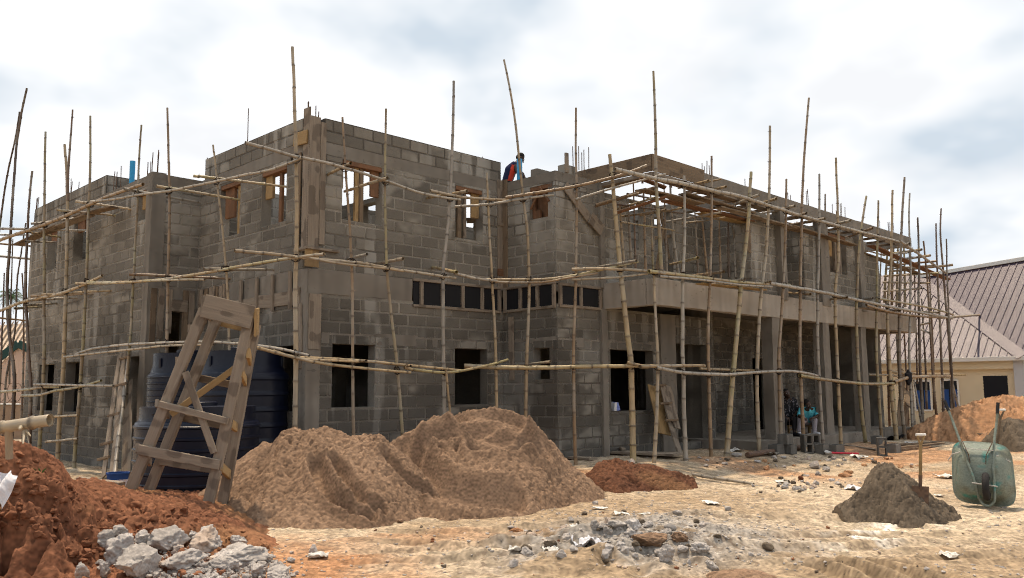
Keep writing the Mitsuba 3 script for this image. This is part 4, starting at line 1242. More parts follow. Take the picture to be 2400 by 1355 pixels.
for w, a, b in ((6, (134, 492), (270, 505)), (6, (178, 472), (308, 490)), (7, (291, 443), (487, 478)), (6, (73, 525), (180, 512)), (6, (2, 536), (200, 540)), (5, (70, 545), (142, 556)), (5, (60, 566), (130, 568)),
                (6, (98, 691), (262, 681)), (6, (73, 695), (219, 688)), (6, (65, 704), (181, 698)), (6, (60, 716), (133, 711)), (6, (35, 723), (100, 719))):
    if b[0] < 350:
        putlog(w, a, 'A', .22, b, wall_axis=0, val=UA)
    else:
        putlog(w, a, 'A', .22, b, wall_axis=1, val=VA)
putlog(7, (367, 436), 'A', .25, (560, 468), wall_axis=0, val=U0)
putlog(7, (453, 412), 'A', .25, (667, 437), wall_axis=0, val=U0)
putlog(8, (478, 631), 'A', .3, (642, 632), wall_axis=0, val=U0)
putlog(7, (303, 643), 'A', .25, (540, 653), wall_axis=0, val=U0)
for w, a, b in ((8, (822, 382), (768, 409)), (8, (908, 417), (812, 447)), (8, (1095, 448), (1000, 464)), (7, (860, 596), (815, 607)), (8, (945, 607), (880, 618)), (8, (1070, 638), (1013, 626)), (6, (858, 845), (826, 850)), (6, (962, 858), (900, 852)), (6, (1290, 848), (1212, 856))):
    if b[0] < 1180:
        putlog(w, a, 'B', .3, b, wall_axis=1, val=V0)
    else:
        putlog(w, a, 'D', .2, b, wall_axis=0, val=UI)
for w, a, b in ((6, (1702, 438), (1613, 458)), (7, (1780, 457), (1655, 505)), (7, (1820, 466), (1740, 490)), (7, (1863, 483), (1770, 504)), (6, (1890, 500), (1813, 518)), (6, (1933, 512), (1827, 531)), (7, (1993, 517), (1892, 543)), (6, (2045, 535), (1945, 568)), (6, (2132, 571), (2090, 580)),
                (6, (1660, 424), (1590, 441)), (6, (2160, 585), (2070, 597)), (6, (2180, 599), (2080, 612)), (5, (2195, 612), (2080, 622)), (6, (2233, 621), (2090, 636)),
                (7, (1492, 611), (1400, 626)), (7, (1636, 604), (1570, 620)), (7, (1696, 637), (1610, 648)), (7, (1746, 654), (1660, 668)), (6, (1806, 660), (1730, 672)), (6, (1900, 690), (1820, 684)), (6, (1985, 697), (1900, 706)), (5, (2045, 699), (2000, 705)), (5, (2105, 728), (2040, 722)), (5, (2200, 733), (2120, 729))):
    putlog(w, a, 'P', .3, b, 'I', -.35)
for w, a, b in ((6, (1445, 490), (1535, 463)), (5, (1590, 441), (1690, 420)), (6, (1500, 505), (1600, 487)), (6, (1562, 520), (1690, 498)), (6, (1455, 508), (1560, 492)), (5, (1600, 524), (1700, 510)), (5, (1430, 470), (1500, 452))):
    putlog(w, a, 'I', -.5, b, 'P', .1)
# end bay beyond the right corner
for w, a, b in ((5, (2085, 610), (2150, 603)), (5, (2080, 630), (2190, 622)), (5, (2072, 647), (2200, 640)), (5, (2070, 662), (2180, 664)), (5, (2070, 683), (2160, 676)), (5, (2160, 760), (2180, 757)), (5, (2158, 772), (2178, 780)), (5, (2070, 598), (2130, 592))):
    putlog(w, a, 'E', .2, b, 'P', .15)
# far left end frame behind the corner
for w, a, b in ((5, (-30, 550), (80, 551)), (5, (-30, 569), (84, 578)), (6, (-30, 598), (70, 607)), (5, (-30, 742), (62, 752))):
    putlog(w, a, 'L', 0, b, 'L', 0, name='rail')
# short rungs and braces
for key, w, a, b in (('A', 6, (122, 977), (183, 973)), ('A', 6, (107, 1036), (183, 1028)), ('B', 6, (1045, 868), (1057, 985)), ('D', 8, (1470, 850), (1520, 862))):
    ledger(key, w, [a, b], off=.12, name='brace')

for w, pts, tone in ((5, [(1484, 430), (1487, 520), (1490, 628)], .2), (5, [(1524, 440), (1528, 540), (1531, 634)], .5), (5, [(1556, 425), (1560, 540), (1563, 640)], .3), (5, [(1627, 470), (1632, 560), (1636, 648)], .25), (5, [(1685, 470), (1687, 570), (1690, 655)], .6),
                     (5, [(1725, 470), (1722, 560), (1724, 650)], .4), (5, [(1790, 490), (1796, 580), (1800, 665)], .3), (5, [(1817, 500), (1815, 590), (1818, 670)], .6), (5, [(1868, 520), (1864, 600), (1860, 682)], .25), (5, [(1907, 530), (1911, 610), (1915, 690)], .5), (5, [(1990, 560), (1993, 640), (1995, 705)], .4)):
    upright('I', w, pts, False, tone)
for w, a, b in ((5, (1440, 478), (1600, 500)), (5, (1470, 455), (1640, 485)), (5, (1560, 470), (1760, 512)), (5, (1640, 505), (1840, 548)), (5, (1700, 490), (1880, 530)), (4, (1800, 528), (1990, 580)), (4, (1455, 520), (1580, 540)), (4, (1930, 560), (2070, 598))):
    ledger('I', w, [a, b], off=.05, tone=rng.random() * .8)
for w, pts, tone in ((5, [(2160, 700), (2166, 800), (2172, 960)], .1), (5, [(2178, 640), (2184, 760), (2190, 960)], .2), (4, [(2142, 620), (2146, 740), (2150, 900)], .15), (5, [(2218, 560), (2222, 700), (2236, 960)], .1), (4, [(2066, 580), (2063, 650), (2060, 715)], .3)):
    upright('E', w, pts, False, tone)
for w, pts, tone in ((5, [(10, 640), (6, 760), (-4, 980)], .1), (5, [(52, 640), (56, 760), (50, 985)], .15), (4, [(30, 560), (26, 700), (22, 900)], .1), (4, [(82, 500), (78, 560), (70, 640)], .1)):
    upright('L', w, pts, False, tone)
# planks laid on the cross poles
def deck(key, a, b, off, w, m='wood_brown'):
    P, Q = on_plane(*a, key, off), on_plane(*b, key, off)
    z = (P[2] + Q[2]) / 2
    n = np.array([-(Q - P)[1], (Q - P)[0], 0])
    part('deck_plank', board(P, Q, w, .035, side=n, warp=.02), m, SCAF)


for key, a, b, off, w, m in (('A', (42, 574), (140, 530), -.2, .25, 'wood_brown'), ('A', (120, 540), (210, 503), -.2, .25, 'wood_grey'), ('A', (180, 510), (268, 485), -.22, .22, 'wood_brown'),
                             ('P', (1500, 445), (1640, 478), -.30, .28, 'wood_brown'), ('P', (1600, 455), (1760, 500), -.30, .25, 'wood_brown'), ('P', (1560, 470), (1760, 520), -.62, .25, 'wood_red'), ('P', (1680, 485), (1860, 535), -.34, .25, 'wood_grey'), ('P', (1760, 512), (1900, 548), -.60, .25, 'wood_brown'),
                             ('P', (1640, 500), (1770, 528), -.75, .25, 'wood_yellow'), ('P', (1850, 530), (2000, 575), -.30, .25, 'wood_brown'), ('P', (2040, 575), (2220, 655), -.25, .24, 'wood_red'), ('P', (2010, 590), (2150, 640), -.6, .24, 'wood_brown'),
                             ('D', (1395, 482), (1540, 440), -.35, .26, 'wood_brown'), ('D', (1440, 500), (1560, 462), -.65, .24, 'wood_red'), ('D', (1500, 418), (1560, 440), -.7, .22, 'wood_red'),
                             ('P', (1640, 665), (1790, 680), -.15, .2, 'wood_yellow'), ('P', (2020, 722), (2150, 742), -.15, .2, 'wood_grey')):
    deck(key, a, b, off, w, m)


def lash(key, px, py, off=.05):
    p = on_plane(px, py, key, off)
    for k in range(3):
        a = rng.random(3) - .5
        a /= np.linalg.norm(a)
        b = np.cross(a, (0.2, 1, 0.4))
        b /= np.linalg.norm(b)
        c = np.cross(a, b)
        th = np.linspace(0, 6.0, 9)
        ties.append(tube([p + (b * math.cos(t) + c * math.sin(t)) * (.058 + .012 * k) for t in th], .009, .009, 4, fixed=True, caps=False))


for key, pts in (('A', [(65, 541), (104, 527), (157, 503), (211, 480), (322, 455), (395, 448), (508, 425), (693, 372), (61, 706), (103, 697), (153, 683), (204, 660), (313, 659), (393, 653), (529, 630), (694, 605), (104, 908), (146, 907), (188, 905), (391, 803), (693, 830)]),
                 ('B', [(808, 393), (904, 424), (1055, 465), (823, 614), (906, 628), (1039, 648), (826, 860), (930, 868), (1040, 872)]), ('D', [(1146, 478), (1225, 468), (1351, 437), (1437, 412), (1155, 657), (1239, 656), (1350, 645), (1452, 632), (1162, 860), (1233, 862), (1344, 860), (1480, 858)]),
                 ('P', [(1537, 418), (1604, 432), (1668, 447), (1757, 467), (1802, 482), (1842, 495), (1880, 507), (1920, 516), (1963, 529), (2020, 543), (2057, 553), (1534, 638), (1600, 645), (1665, 653), (1738, 662), (1788, 667), (1838, 669), (1877, 676), (1917, 683), (1957, 692), (2010, 703), (2055, 712), (2080, 718), (2109, 724), (1540, 861), (1601, 873), (1660, 877), (1718, 877), (1775, 873), (1826, 871), (1875, 880), (1918, 886), (1962, 893), (2012, 898), (2088, 898)])):
    for q in pts:
        lash(key, *q)
put('lashing', join(ties), 'twine', SCAF, smooth=True, kind='stuff')

# ------------------------------------------------------------------ trestle tower
TT = thing('trestle_tower', 'tall weathered timber trestle with a boxed top, leaning slightly left in front of the tanks', 'trestle')
DF, DB = 11.0, 11.7


def tb(name, a, b, w, t, m='wood_grey', side=None, da=DF, db=DF, warp=.012):
    part(name, board(at(*a, da), at(*b, db), w, t, side=RT if side is None else side, warp=warp), m, TT)


for (a, b, d, w) in (((480, 725), (303, 1158), DF, .135), ((511, 742), (350, 1150), DB, .13), ((586, 745), (486, 1196), DF, .13), ((599, 760), (519, 1198), DB, .13)):
    top, bot = at(*a, d), at(*b, d)
    dirn = (bot - top) / np.linalg.norm(bot - top)
    zg = H_BANK(bot[0], bot[1])[0] - .1
    bot = bot + dirn * np.clip((bot[2] - zg) / -dirn[2], -.5, .6)
    part('leg', board(top, bot, w, .085, side=RT, warp=.012), 'wood_grey', TT)
tb('top_board', (476, 717), (592, 744), .30, .03, side=(0, 0, 1), da=DF - .07, db=DF - .07)
tb('top_board', (500, 735), (600, 758), .30, .03, 'wood_yellow', side=(0, 0, 1), da=DB + .07, db=DB + .07)
tb('top_board', (599, 756), (606, 752), .36, .03, 'wood_yellow', side=(0, 0, 1), da=DF - .05, db=DB + .05)
tb('top_board', (474, 716), (497, 730), .28, .03, side=(0, 0, 1), da=DF - .05, db=DB + .05)
up = (0, 0, 1.0)
tb('rail', (374, 947), (534, 988), .085, .05, side=up, da=DF - .08, db=DF - .08)
tb('rail', (324, 1054), (514, 1090), .125, .04, side=up, da=DF - .08, db=DF - .08)
tb('rail', (372, 1080), (515, 1103), .10, .04, side=up, da=DB - .07, db=DB - .07)
tb('rail', (408, 974), (545, 1002), .10, .04, 'wood_brown', side=up, da=DB + .07, db=DB + .07)
tb('rail', (452, 884), (570, 908), .10, .04, 'wood_brown', side=up, da=DB + .07, db=DB + .07)
for a, b, w in (((536, 990), (557, 1003), .12), ((515, 1092), (541, 1116), .12), ((581, 826), (588, 850), .13), ((566, 872), (578, 900), .12), ((368, 944), (395, 974), .1), ((322, 1050), (352, 1083), .11), ((414, 845), (430, 850), .1), ((445, 770), (462, 777), .1)):
    tb('side_rail', a, b, w, .045, 'wood_yellow' if w > .11 else 'wood_grey', side=up, da=DF - .02, db=DB + .10)
tb('brace', (434, 872), (501, 1062), .085, .04, da=DF - .055, db=DF - .055)
tb('brace', (553, 862), (400, 972), .085, .04, 'wood_yellow', side=up, da=DB - .06, db=DF + .3)

# ------------------------------------------------------------------ water tanks
def tank(label, px, d, radius, z0, height, ribs, plate):
    c = at(px, 950, d)
    k = thing('water_tank', label, 'water tank', None)
    pr = []
    n = ribs
    for i in range(n):
        z = z0 + height * .82 * i / n
        hh = height * .82 / n
        pr += [(radius, z), (radius, z + hh * .62), (radius * 1.022, z + hh * .70), (radius * 1.022, z + hh * .86), (radius, z + hh * .96)]
    zt = z0 + height * .82
    pr += [(radius * 1.0, zt), (radius * .985, zt + .03), (radius * .94, zt + .055), (radius * plate, z0 + height * .90), (radius * plate, z0 + height), (radius * plate * .5, z0 + height + .01), (0.0, z0 + height + .01)]
    pr = [(0.0, z0)] + pr
    m = trimesh.creation.revolve(np.array(pr), sections=72)
    v = np.array(m.vertices)
    v[:, :2] += c[:2]
    obj('shell', trimesh.Trimesh(v, m.faces), 'tank_plastic', k, smooth=35)
    lid = trimesh.creation.revolve(np.array([(0, 0), (radius * .3, 0), (radius * .3, .05), (radius * .27, .07), (0, .075)]), sections=40)
    lv = np.array(lid.vertices) + np.array([c[0], c[1], z0 + height + .012])
    obj('lid', trimesh.Trimesh(lv, lid.faces), 'tank_plastic', k, smooth=35)
    for i in range(6):
        a = i * math.pi / 3 + .3
        e = np.array([math.cos(a), math.sin(a), 0])
        put('shoulder_web', board(np.array([c[0], c[1], z0 + height * .885]) + e * radius * .80, np.array([c[0], c[1], z0 + height * .96]) + e * radius * (plate - .06), .05, .16, side=np.cross(e, (0, 0, 1))), 'tank_plastic', k)


tank('black water tank with wide spaced hoops at the front, low behind the trestle legs', 466, 14.0, .95, -.05, 1.50, 7, .93)
tank('largest black water tank, standing tall beside the dark doorway', 563, 16.1, .86, 0.0, 2.42, 7, .86)
tank('black water tank with close ridges at the back left', 436, 16.9, .72, 0.0, 2.42, 17, .88)

# ------------------------------------------------------------------ loose timber, ramps and poles
def lean(name, label, cat, boards, m='wood_grey', group=None):
    k = thing(name, label, cat, group)
    for i, (nm, p0, p1, w, t, side) in enumerate(boards):
        put(nm, board(p0, p1, w, t, side, warp=.01), m, k)
    return k


def pa(px, py, u):                        # a point on the vertical plane x = u
    return on(px, py, 0, u)


SA = UA - .18
k = thing('plank_ramp', 'long narrow ramp of planks with cross battens leaning beside the left doorway', 'ramp')
for (a, b, w) in (((293, 828), (262, 1112), .17), ((281, 832), (243, 1118), .16)):
    put('plank', board(pa(*a, SA - .02), pa(*b, SA - .95), w, .03, side=(0, 1, 0), warp=.02), 'wood_grey', k)
for (a, b) in (((280, 842), (302, 836)), ((268, 905), (296, 898)), ((254, 975), (280, 968)), ((236, 1042), (264, 1035)), ((229, 1078), (256, 1070))):
    t_ = (a[1] - 828) / 290
    put('batten', board(pa(*a, SA - .06 - .93 * t_), pa(*b, SA - .06 - .93 * t_), .05, .04), 'wood_brown', k)
put('pole', bamboo([pa(305, 824, SA), pa(294, 900, SA - .25), pa(268, 1125, SA - 1.0)], .045, .04, .35), 'bamboo', k, smooth=True)
lean('plank', 'wide single plank leaning upright against the left wall, right of the ramp', 'plank', [('board', pa(301, 900, SA), pa(296, 1118, SA - .7), .30, .03, (0, 1, 0))])
k = thing('plank', 'thick short beam lying on the red earth beside the blue bucket', 'timber')
scene[k] = mikit.ply(*[(lambda q: (q[0], q[1]))(board(at(185, 1128, 11.4), at(286, 1143, 11.2), .13, .11, side=(0, 0, 1), warp=.02))], 'wood_grey', False)
k = thing('bucket', 'blue and white plastic tub half hidden behind the trestle foot', 'bucket')
c = at(276, 1118, 11.9)
zb = H_BANK(c[0], c[1])[0] - .03
m = trimesh.creation.revolve(np.array([(0, 0), (.11, 0), (.14, .27), (.15, .27), (.15, .29), (.135, .29), (.11, .04), (0, .04)]), sections=32)
obj('tub', trimesh.Trimesh(np.array(m.vertices) + np.array([c[0], c[1], zb]), m.faces), 'blue_cloth', k, smooth=35)
m = trimesh.creation.revolve(np.array([(.125, .08), (.130, .08), (.142, .20), (.137, .20)]), sections=32)
obj('label_band', trimesh.Trimesh(np.array(m.vertices) + np.array([c[0], c[1], zb]), m.faces), 'white_plastic', k, smooth=35)

# leaning formwork at the porch door
def pv(px, py, v):
    return on(px, py, 1, v)


k = thing('formwork_panel', 'brown tapering board panel leaning against the sill of the porch window', 'board')
put('board', board(pv(1532, 905, V1 - .10), pv(1558, 1018, V1 - .55), .44, .03, side=(1, 0, 0), warp=.01), 'wood_yellow', k)
k = thing('formwork_panel', 'grey battened board panel leaning beside the porch door', 'board')
put('board', board(pv(1553, 905, V1 - .25), pv(1573, 985, V1 - .62), .20, .03, side=(1, 0, 0)), 'wood_grey', k)
put('board', board(pv(1566, 905, V1 - .25), pv(1588, 1004, V1 - .68), .20, .03, side=(1, 0, 0)), 'wood_grey', k)
for (a, b, v) in (((1535, 903), (1560, 902), .26), ((1547, 946), (1575, 944), .45), ((1560, 985), (1589, 984), .62)):
    put('batten', board(pv(*a, V1 - v - .05), pv(*b, V1 - v - .05), .05, .04), 'wood_brown', k)
k = thing('plank', 'pale plank leaning on the porch wall below the battened panel', 'plank')
put('board', board(pv(1566, 975, V1 - .45), pv(1594, 1064, V1 - 1.0), .17, .03, side=(1, 0, 0)), 'wood_grey', k)


def lying(label, a, b, w, t, m, cat='plank', lift=0.02, name='plank'):
    P, Q = gp(*a), gp(*b)
    P[2] += lift + t / 2
    Q[2] += lift + t / 2
    n = np.array([-(Q - P)[1], (Q - P)[0], 0])
    k = thing(name, label, cat)
    p = board(P, Q, w, t, side=n, warp=.01)
    scene[k] = mikit.ply((p[0], p[1]), m, False, uv=p[2])


lying('long wide grey plank lying along the foot of the porch wall', (1310, 1062), (1590, 1074), .5, .05, 'wood_grey', lift=.05)
lying('dark short plank sloping over the lying boards near the sand heap', (1330, 1044), (1380, 1070), .12, .05, 'wood_brown', lift=.1)
lying('narrow batten lying askew on the wide plank by the porch wall', (1418, 1052), (1462, 1068), .08, .05, 'wood_grey', lift=.12)
lying('grey plank lying behind the red soil heap, end towards the sand', (1300, 1074), (1390, 1080), .3, .05, 'wood_grey')
lying('thin pale plank on the ground in front of the plinth, right of the blocks', (1975, 1046), (2055, 1058), .10, .04, 'wood_grey')
lying('sunlit long plank lying beyond the shovel towards the soil heap', (2165, 1020), (2280, 1018), .12, .05, 'wood_grey')
lying('dark plank on the rubble below the right end scaffold', (2080, 1048), (2200, 1040), .2, .05, 'wood_brown')
lying('second dark plank on the rubble, nearer the shovel handle', (2100, 1058), (2210, 1046), .12, .05, 'wood_brown', lift=.06)
lying('short plank resting across the top of the metal bucket far right', (2262, 1013), (2312, 1015), .12, .04, 'wood_yellow', lift=.32)
k = thing('bamboo_stick', 'single thin bamboo stick lying on the bare ground left of the stones', 'bamboo stick')
P, Q = gp(1624, 1117), gp(1766, 1139)
p = bamboo([P + (0, 0, .035), Q + (0, 0, .03)], .032, .024, .8)
scene[k] = mikit.ply((p[0], p[1]), 'bamboo', True, uv=p[2])
k = thing('bamboo_pole', 'thick pale bamboo pole with a hollow end sticking in from the left edge', 'bamboo pole')
put('pole', bamboo([at(-160, 1030, 7.4), at(-40, 1008, 7.3), at(118, 985, 7.2)], .050, .052, 1.0, sides=18, node=.23, branch=False), 'bamboo', k, smooth=True)
for (a, b, r) in (((58, 1010), (54, 1040), .017), ((60, 1008), (72, 1022), .012), ((62, 1012), (68, 1040), .008), ((50, 1000), (46, 1006), .02)):
    put('twig', tube([at(*a, 7.2), at(*b, 7.1)], r, r * .4, 6, tone=.9)[:2] + (np.tile([[.5, .9]], (len(tube([at(*a, 7.2), at(*b, 7.1)], r, r * .4, 6)[0]), 1)),), 'bamboo', k)
put('prop', tube([at(20, 1004, 7.25), at(22, 1075, 7.3)], .03, .03, 8)[:2] + (np.tile([[.5, .6]], (len(tube([at(20, 1004, 7.25), at(22, 1075, 7.3)], .03, .03, 8)[0]), 1)),), 'bamboo', k)
k = thing('pipe', 'grey plastic pipe lying on the ground in front of the porch column', 'pipe')
p = tube([gp(1752, 1074) + (0, 0, .07), gp(1878, 1056) + (0, 0, .07)], .06, .06, 12, 5.0)
scene[k] = mikit.ply((p[0], p[1]), 'rusty_steel', 40)
k = thing('cement_bag', 'flattened grey paper sack lying behind the pipe', 'sack')
k_sheet = k

# ------------------------------------------------------------------ blocks lying in front of the porch
def hollow_block(hollow=True):
    L, W, H = .45, .22, .22
    m = sbox(-L / 2, -W / 2, L / 2, W / 2)
    if hollow:
        m = m.difference(sbox(-L / 2 + .035, -W / 2 + .035, -.02, W / 2 - .035)).difference(sbox(.02, -W / 2 + .035, L / 2 - .035, W / 2 - .035))
    t = trimesh.creation.extrude_polygon(m, H, engine='earcut')
    v = np.array(t.vertices)
    v = v + (np.stack([meshkit.noise(v * 9 + i * 20) for i in range(3)], 1) - .5) * .012
    return v, np.array(t.faces)


HB = hollow_block()
hb = mikit.ply(HB, 'block', False, uv=np.full((len(HB[0]), 2), .95))


def put_block(label, px, py, yaw, lift=0.0, up=False):
    P = gp(px, py)
    k = thing('concrete_block', label, 'concrete block')
    A = np.eye(4)
    c, s = math.cos(yaw), math.sin(yaw)
    R_ = np.array([[c, -s, 0], [s, c, 0], [0, 0, 1.0]])
    if up:
        R_ = R_ @ np.array([[0, 0, -1], [0, 1, 0], [1, 0, 0.0]])
        P = P + R_ @ np.array([0.225, 0, -.11])
    A[:3, :3], A[:3, 3] = R_, P + np.array([0, 0, lift - .01])
    scene[k] = {**hb, 'to_world': T(A.tolist())}


put_block('grey block at the foot of the first porch column, left of the touching pair', 1820, 1063, .1)
put_block('grey block beside the first column pair, right one of the two', 1842, 1062, 1.4)
put_block('hollow grey block lying on top of the pair at the first porch column', 1842, 1062, .15, .225)
put_block('narrow grey block standing on end below the person in the cyan shirt', 1892, 1062, .9, up=True)
put_block('small grey block right behind the block standing on end', 1908, 1060, 1.0, up=True)
put_block('left dark grey block of the long row in front of the plinth', 1928, 1062, .05)
put_block('large pale grey block of the long row in front of the plinth', 1960, 1063, .0)
put_block('large grey block standing alone left of the shovel handle', 2068, 1068, .5, up=True)
put_block('half hidden low block right of the block standing alone', 2096, 1060, .1)
put_block('dark block lying against the plinth end behind the standing block', 2055, 1040, .2)
put_block('dark block inside the porch near the open door', 1640, 1046, .2)

# ------------------------------------------------------------------ stones and rubble
ROCKS = []
for i in range(12):
    v, f = rock(100 + i, 3 if i < 6 else 2, .42, 9)
    ROCKS.append((mikit.ply((v, f), 'rubble', 35), v))
BIG = []
for i in range(16):
    v, f = rock(300 + i, 4, .50, 11)
    v = v + (v / np.linalg.norm(v, axis=1, keepdims=True)) * ((meshkit.fbm(v * 11, 3, i) - .5) * .12)[:, None]
    BIG.append((mikit.ply((v, f), 'rubble', True), v))


def place_rock(key, src, c, size, m='rubble', rot=None):
    """size = (along, across, high) half extents; the stone is sunk a little into what it lies on."""
    q = trimesh.transformations.random_rotation_matrix(rng.random(3)) if rot is None else trimesh.transformations.rotation_matrix(rot, (0, 0, 1))
    A = np.eye(4)
    A[:3, :3] = np.diag(size) @ q[:3, :3] if rot is None else q[:3, :3] @ np.diag(size)
    A[:3, 3] = c
    scene[key] = {**src, 'to_world': T(A.tolist()), 'bsdf': {'type': 'ref', 'id': m}}


chunks = [((285, 1292, 95, 78), 'tan broken slab chunk with a flat tilted face, left in the foreground rubble'), ((246, 1270, 68, 50), 'pale pebbly concrete chunk at the left end of the foreground rubble'),
          ((318, 1332, 118, 88), 'largest pale concrete boulder at the bottom edge of the picture'), ((385, 1270, 88, 62), 'rough peaked concrete chunk with exposed pebbles, behind the largest boulder'),
          ((478, 1268, 104, 66), 'sharp triangular grey-green concrete chunk rising highest in the foreground rubble'), ((420, 1312, 112, 46), 'long low white concrete chunk right of the largest boulder'),
          ((550, 1266, 50, 32), 'small grey chunk set behind the right end of the foreground rubble'), ((555, 1302, 135, 54), 'wide crusty chunk at the right of the foreground rubble'),
          ((272, 1246, 42, 26), 'small smooth stone topping the left end of the foreground rubble'), ((328, 1262, 44, 36), 'brown stained stone wedged between the two left chunks'),
          ((602, 1337, 46, 34), 'dark little stone at the lower right of the foreground rubble'), ((662, 1346, 66, 34), 'low dark grey stone at the bottom edge, right end of the rubble'),
          ((205, 1334, 34, 44), 'thin upright flake of concrete at the lower left of the rubble'), ((240, 1334, 30, 36), 'second thin flake of concrete beside the largest boulder'), ((452, 1258, 40, 30), 'flat brown stone behind the triangular chunk'),
          ((520, 1325, 60, 34), 'pebbly lump in the gravel below the wide crusty chunk')]
for i, ((cx, cy, w, h), lab) in enumerate(chunks):
    k = thing('concrete_chunk', lab, 'concrete rubble', 'broken concrete chunks in the foreground')
    P = gp(cx, min(cy + h * .42, 1352), H_BANK)
    if cy + h * .42 > 1352:
        P = P - FW * .12
    d = (P - EYE) @ FW
    sx, sz = w * d / F / 2 * 1.17, h * d / F / 2 * 1.2
    rot = [.3, .8, .1, 1.2, .5, .1][i % 6] + math.radians(45)
    place_rock(k, BIG[i][0], P + np.array([0, 0, sz * .50]) + FW * sx * .35, (sx, sx * .8, sz), rot=rot)
r_ = np.random.default_rng(77)
for i in range(60):
    x, y = 215 + 500 * r_.random(), 1262 + 88 * r_.random()
    if y < 1262 + max(0, x - 480) * .25 or y < 1290 - (x - 215) * .3:
        continue
    k = thing('rubble_stone', 'broken fist sized piece lying among the big concrete chunks in the foreground', 'stone', 'broken pieces among the foreground chunks')
    P = gp(x, y, H_BANK)
    s_ = .03 + .055 * r_.random() ** 1.6
    place_rock(k, ROCKS[r_.integers(6)][0], P + np.array([0, 0, s_ * .4]), (s_, s_ * .75, s_ * .65), rot=r_.random() * 6.28)
# crumbled lumps of the red bank
cl_ = []
c_rng = np.random.default_rng(44)
for i in range(520):
    x = -10 + 640 * c_rng.random()
    y = np.interp(x, bx, [q[1] for q in bank_top]) + 8 + 190 * c_rng.random() ** .8
    if y > 1352:
        continue
    P = gp(x, y, H_BANK)
    s_ = .012 + .06 * c_rng.random() ** 4
    q = trimesh.transformations.random_rotation_matrix(c_rng.random(3))[:3, :3]
    src = ROCKS[c_rng.integers(0, 12)]
    cl_.append((src[1] @ q.T * s_ * np.array([1, 1, .75]) + P + np.array([0, 0, s_ * .25]), np.array(trimesh.creation.icosphere(3 if len(src[1]) > 200 else 2).faces)))
pj = join(cl_)
scene['soil_clods'] = mikit.ply((pj[0], pj[1]), 'red_soil', True)
labels['soil_clods'] = {'label': 'crumbled lumps of red earth fallen over the bank at the left', 'category': 'soil clods', 'kind': 'stuff'}
# crushed gravel between the chunks
gr = []
for i in range(900):
    x, y = 480 + rng.normal() * 90, 1335 + rng.normal() * 18
    if not (330 < x < 720 and 1290 < y < 1400):
        continue
    P = gp(x, min(y, 1395), H_BANK)
    src = ROCKS[rng.integers(6, 12)][1]
    s_ = .012 + .028 * rng.random() ** 2
    q = trimesh.transformations.random_rotation_matrix(rng.random(3))[:3, :3]
    gr.append((src @ q.T * s_ * np.array([1, 1, .8]) + P + np.array([0, 0, s_ * .5]), np.array(trimesh.creation.icosphere(2).faces)))
k = numbered('gravel')
put_k = join(gr)
scene[k] = mikit.ply((put_k[0], put_k[1]), 'rubble', False)
labels[k] = {'label': 'loose crushed gravel filling the gaps of the foreground rubble', 'category': 'gravel', 'kind': 'stuff'}

mid = [(1565, 1302, 42, 40, 'dark sharp stone at the front edge of the middle rubble patch'), (1528, 1272, 80, 36, 'large brown shaded lump in the middle rubble patch'), (1238, 1300, 40, 26, 'white rounded chunk at the left end of the middle rubble patch'), (1205, 1322, 30, 18, 'grey stone below the white rounded chunk'),
       (1395, 1232, 30, 18, 'grey stone at the top left of the middle rubble patch'), (1322, 1243, 20, 16, 'dark round stone left of the middle rubble patch'), (1485, 1240, 50, 30, 'grey crust at the top of the middle rubble patch'), (1450, 1232, 44, 22, 'flat grey crust beside the top crust of the middle patch'),
       (1422, 1245, 30, 20, 'blunt grey stone beside the white bag'), (1640, 1290, 44, 24, 'pale rounded stone cluster at the right of the middle rubble patch'), (1665, 1325, 22, 18, 'small dark stone low at the right of the middle rubble patch'), (1600, 1262, 40, 22, 'broken grey slab right of the brown shaded lump')]
for cx, cy, w, h, lab in mid:
    k = thing('rubble_stone', lab, 'stone', 'stones of the middle rubble patch')
    P = gp(cx, cy + h * .4)
    d = (P - EYE) @ FW
    sx, sz = w * d / F / 2 * 1.15, h * d / F / 2 * 1.3
    place_rock(k, BIG[rng.integers(16)][0], P + np.array([0, 0, sz * .6]) + FW * sx * .4, (sx, sx * .8, sz), 'sand' if 'brown' in lab else 'rubble', rot=rng.random() * 6)
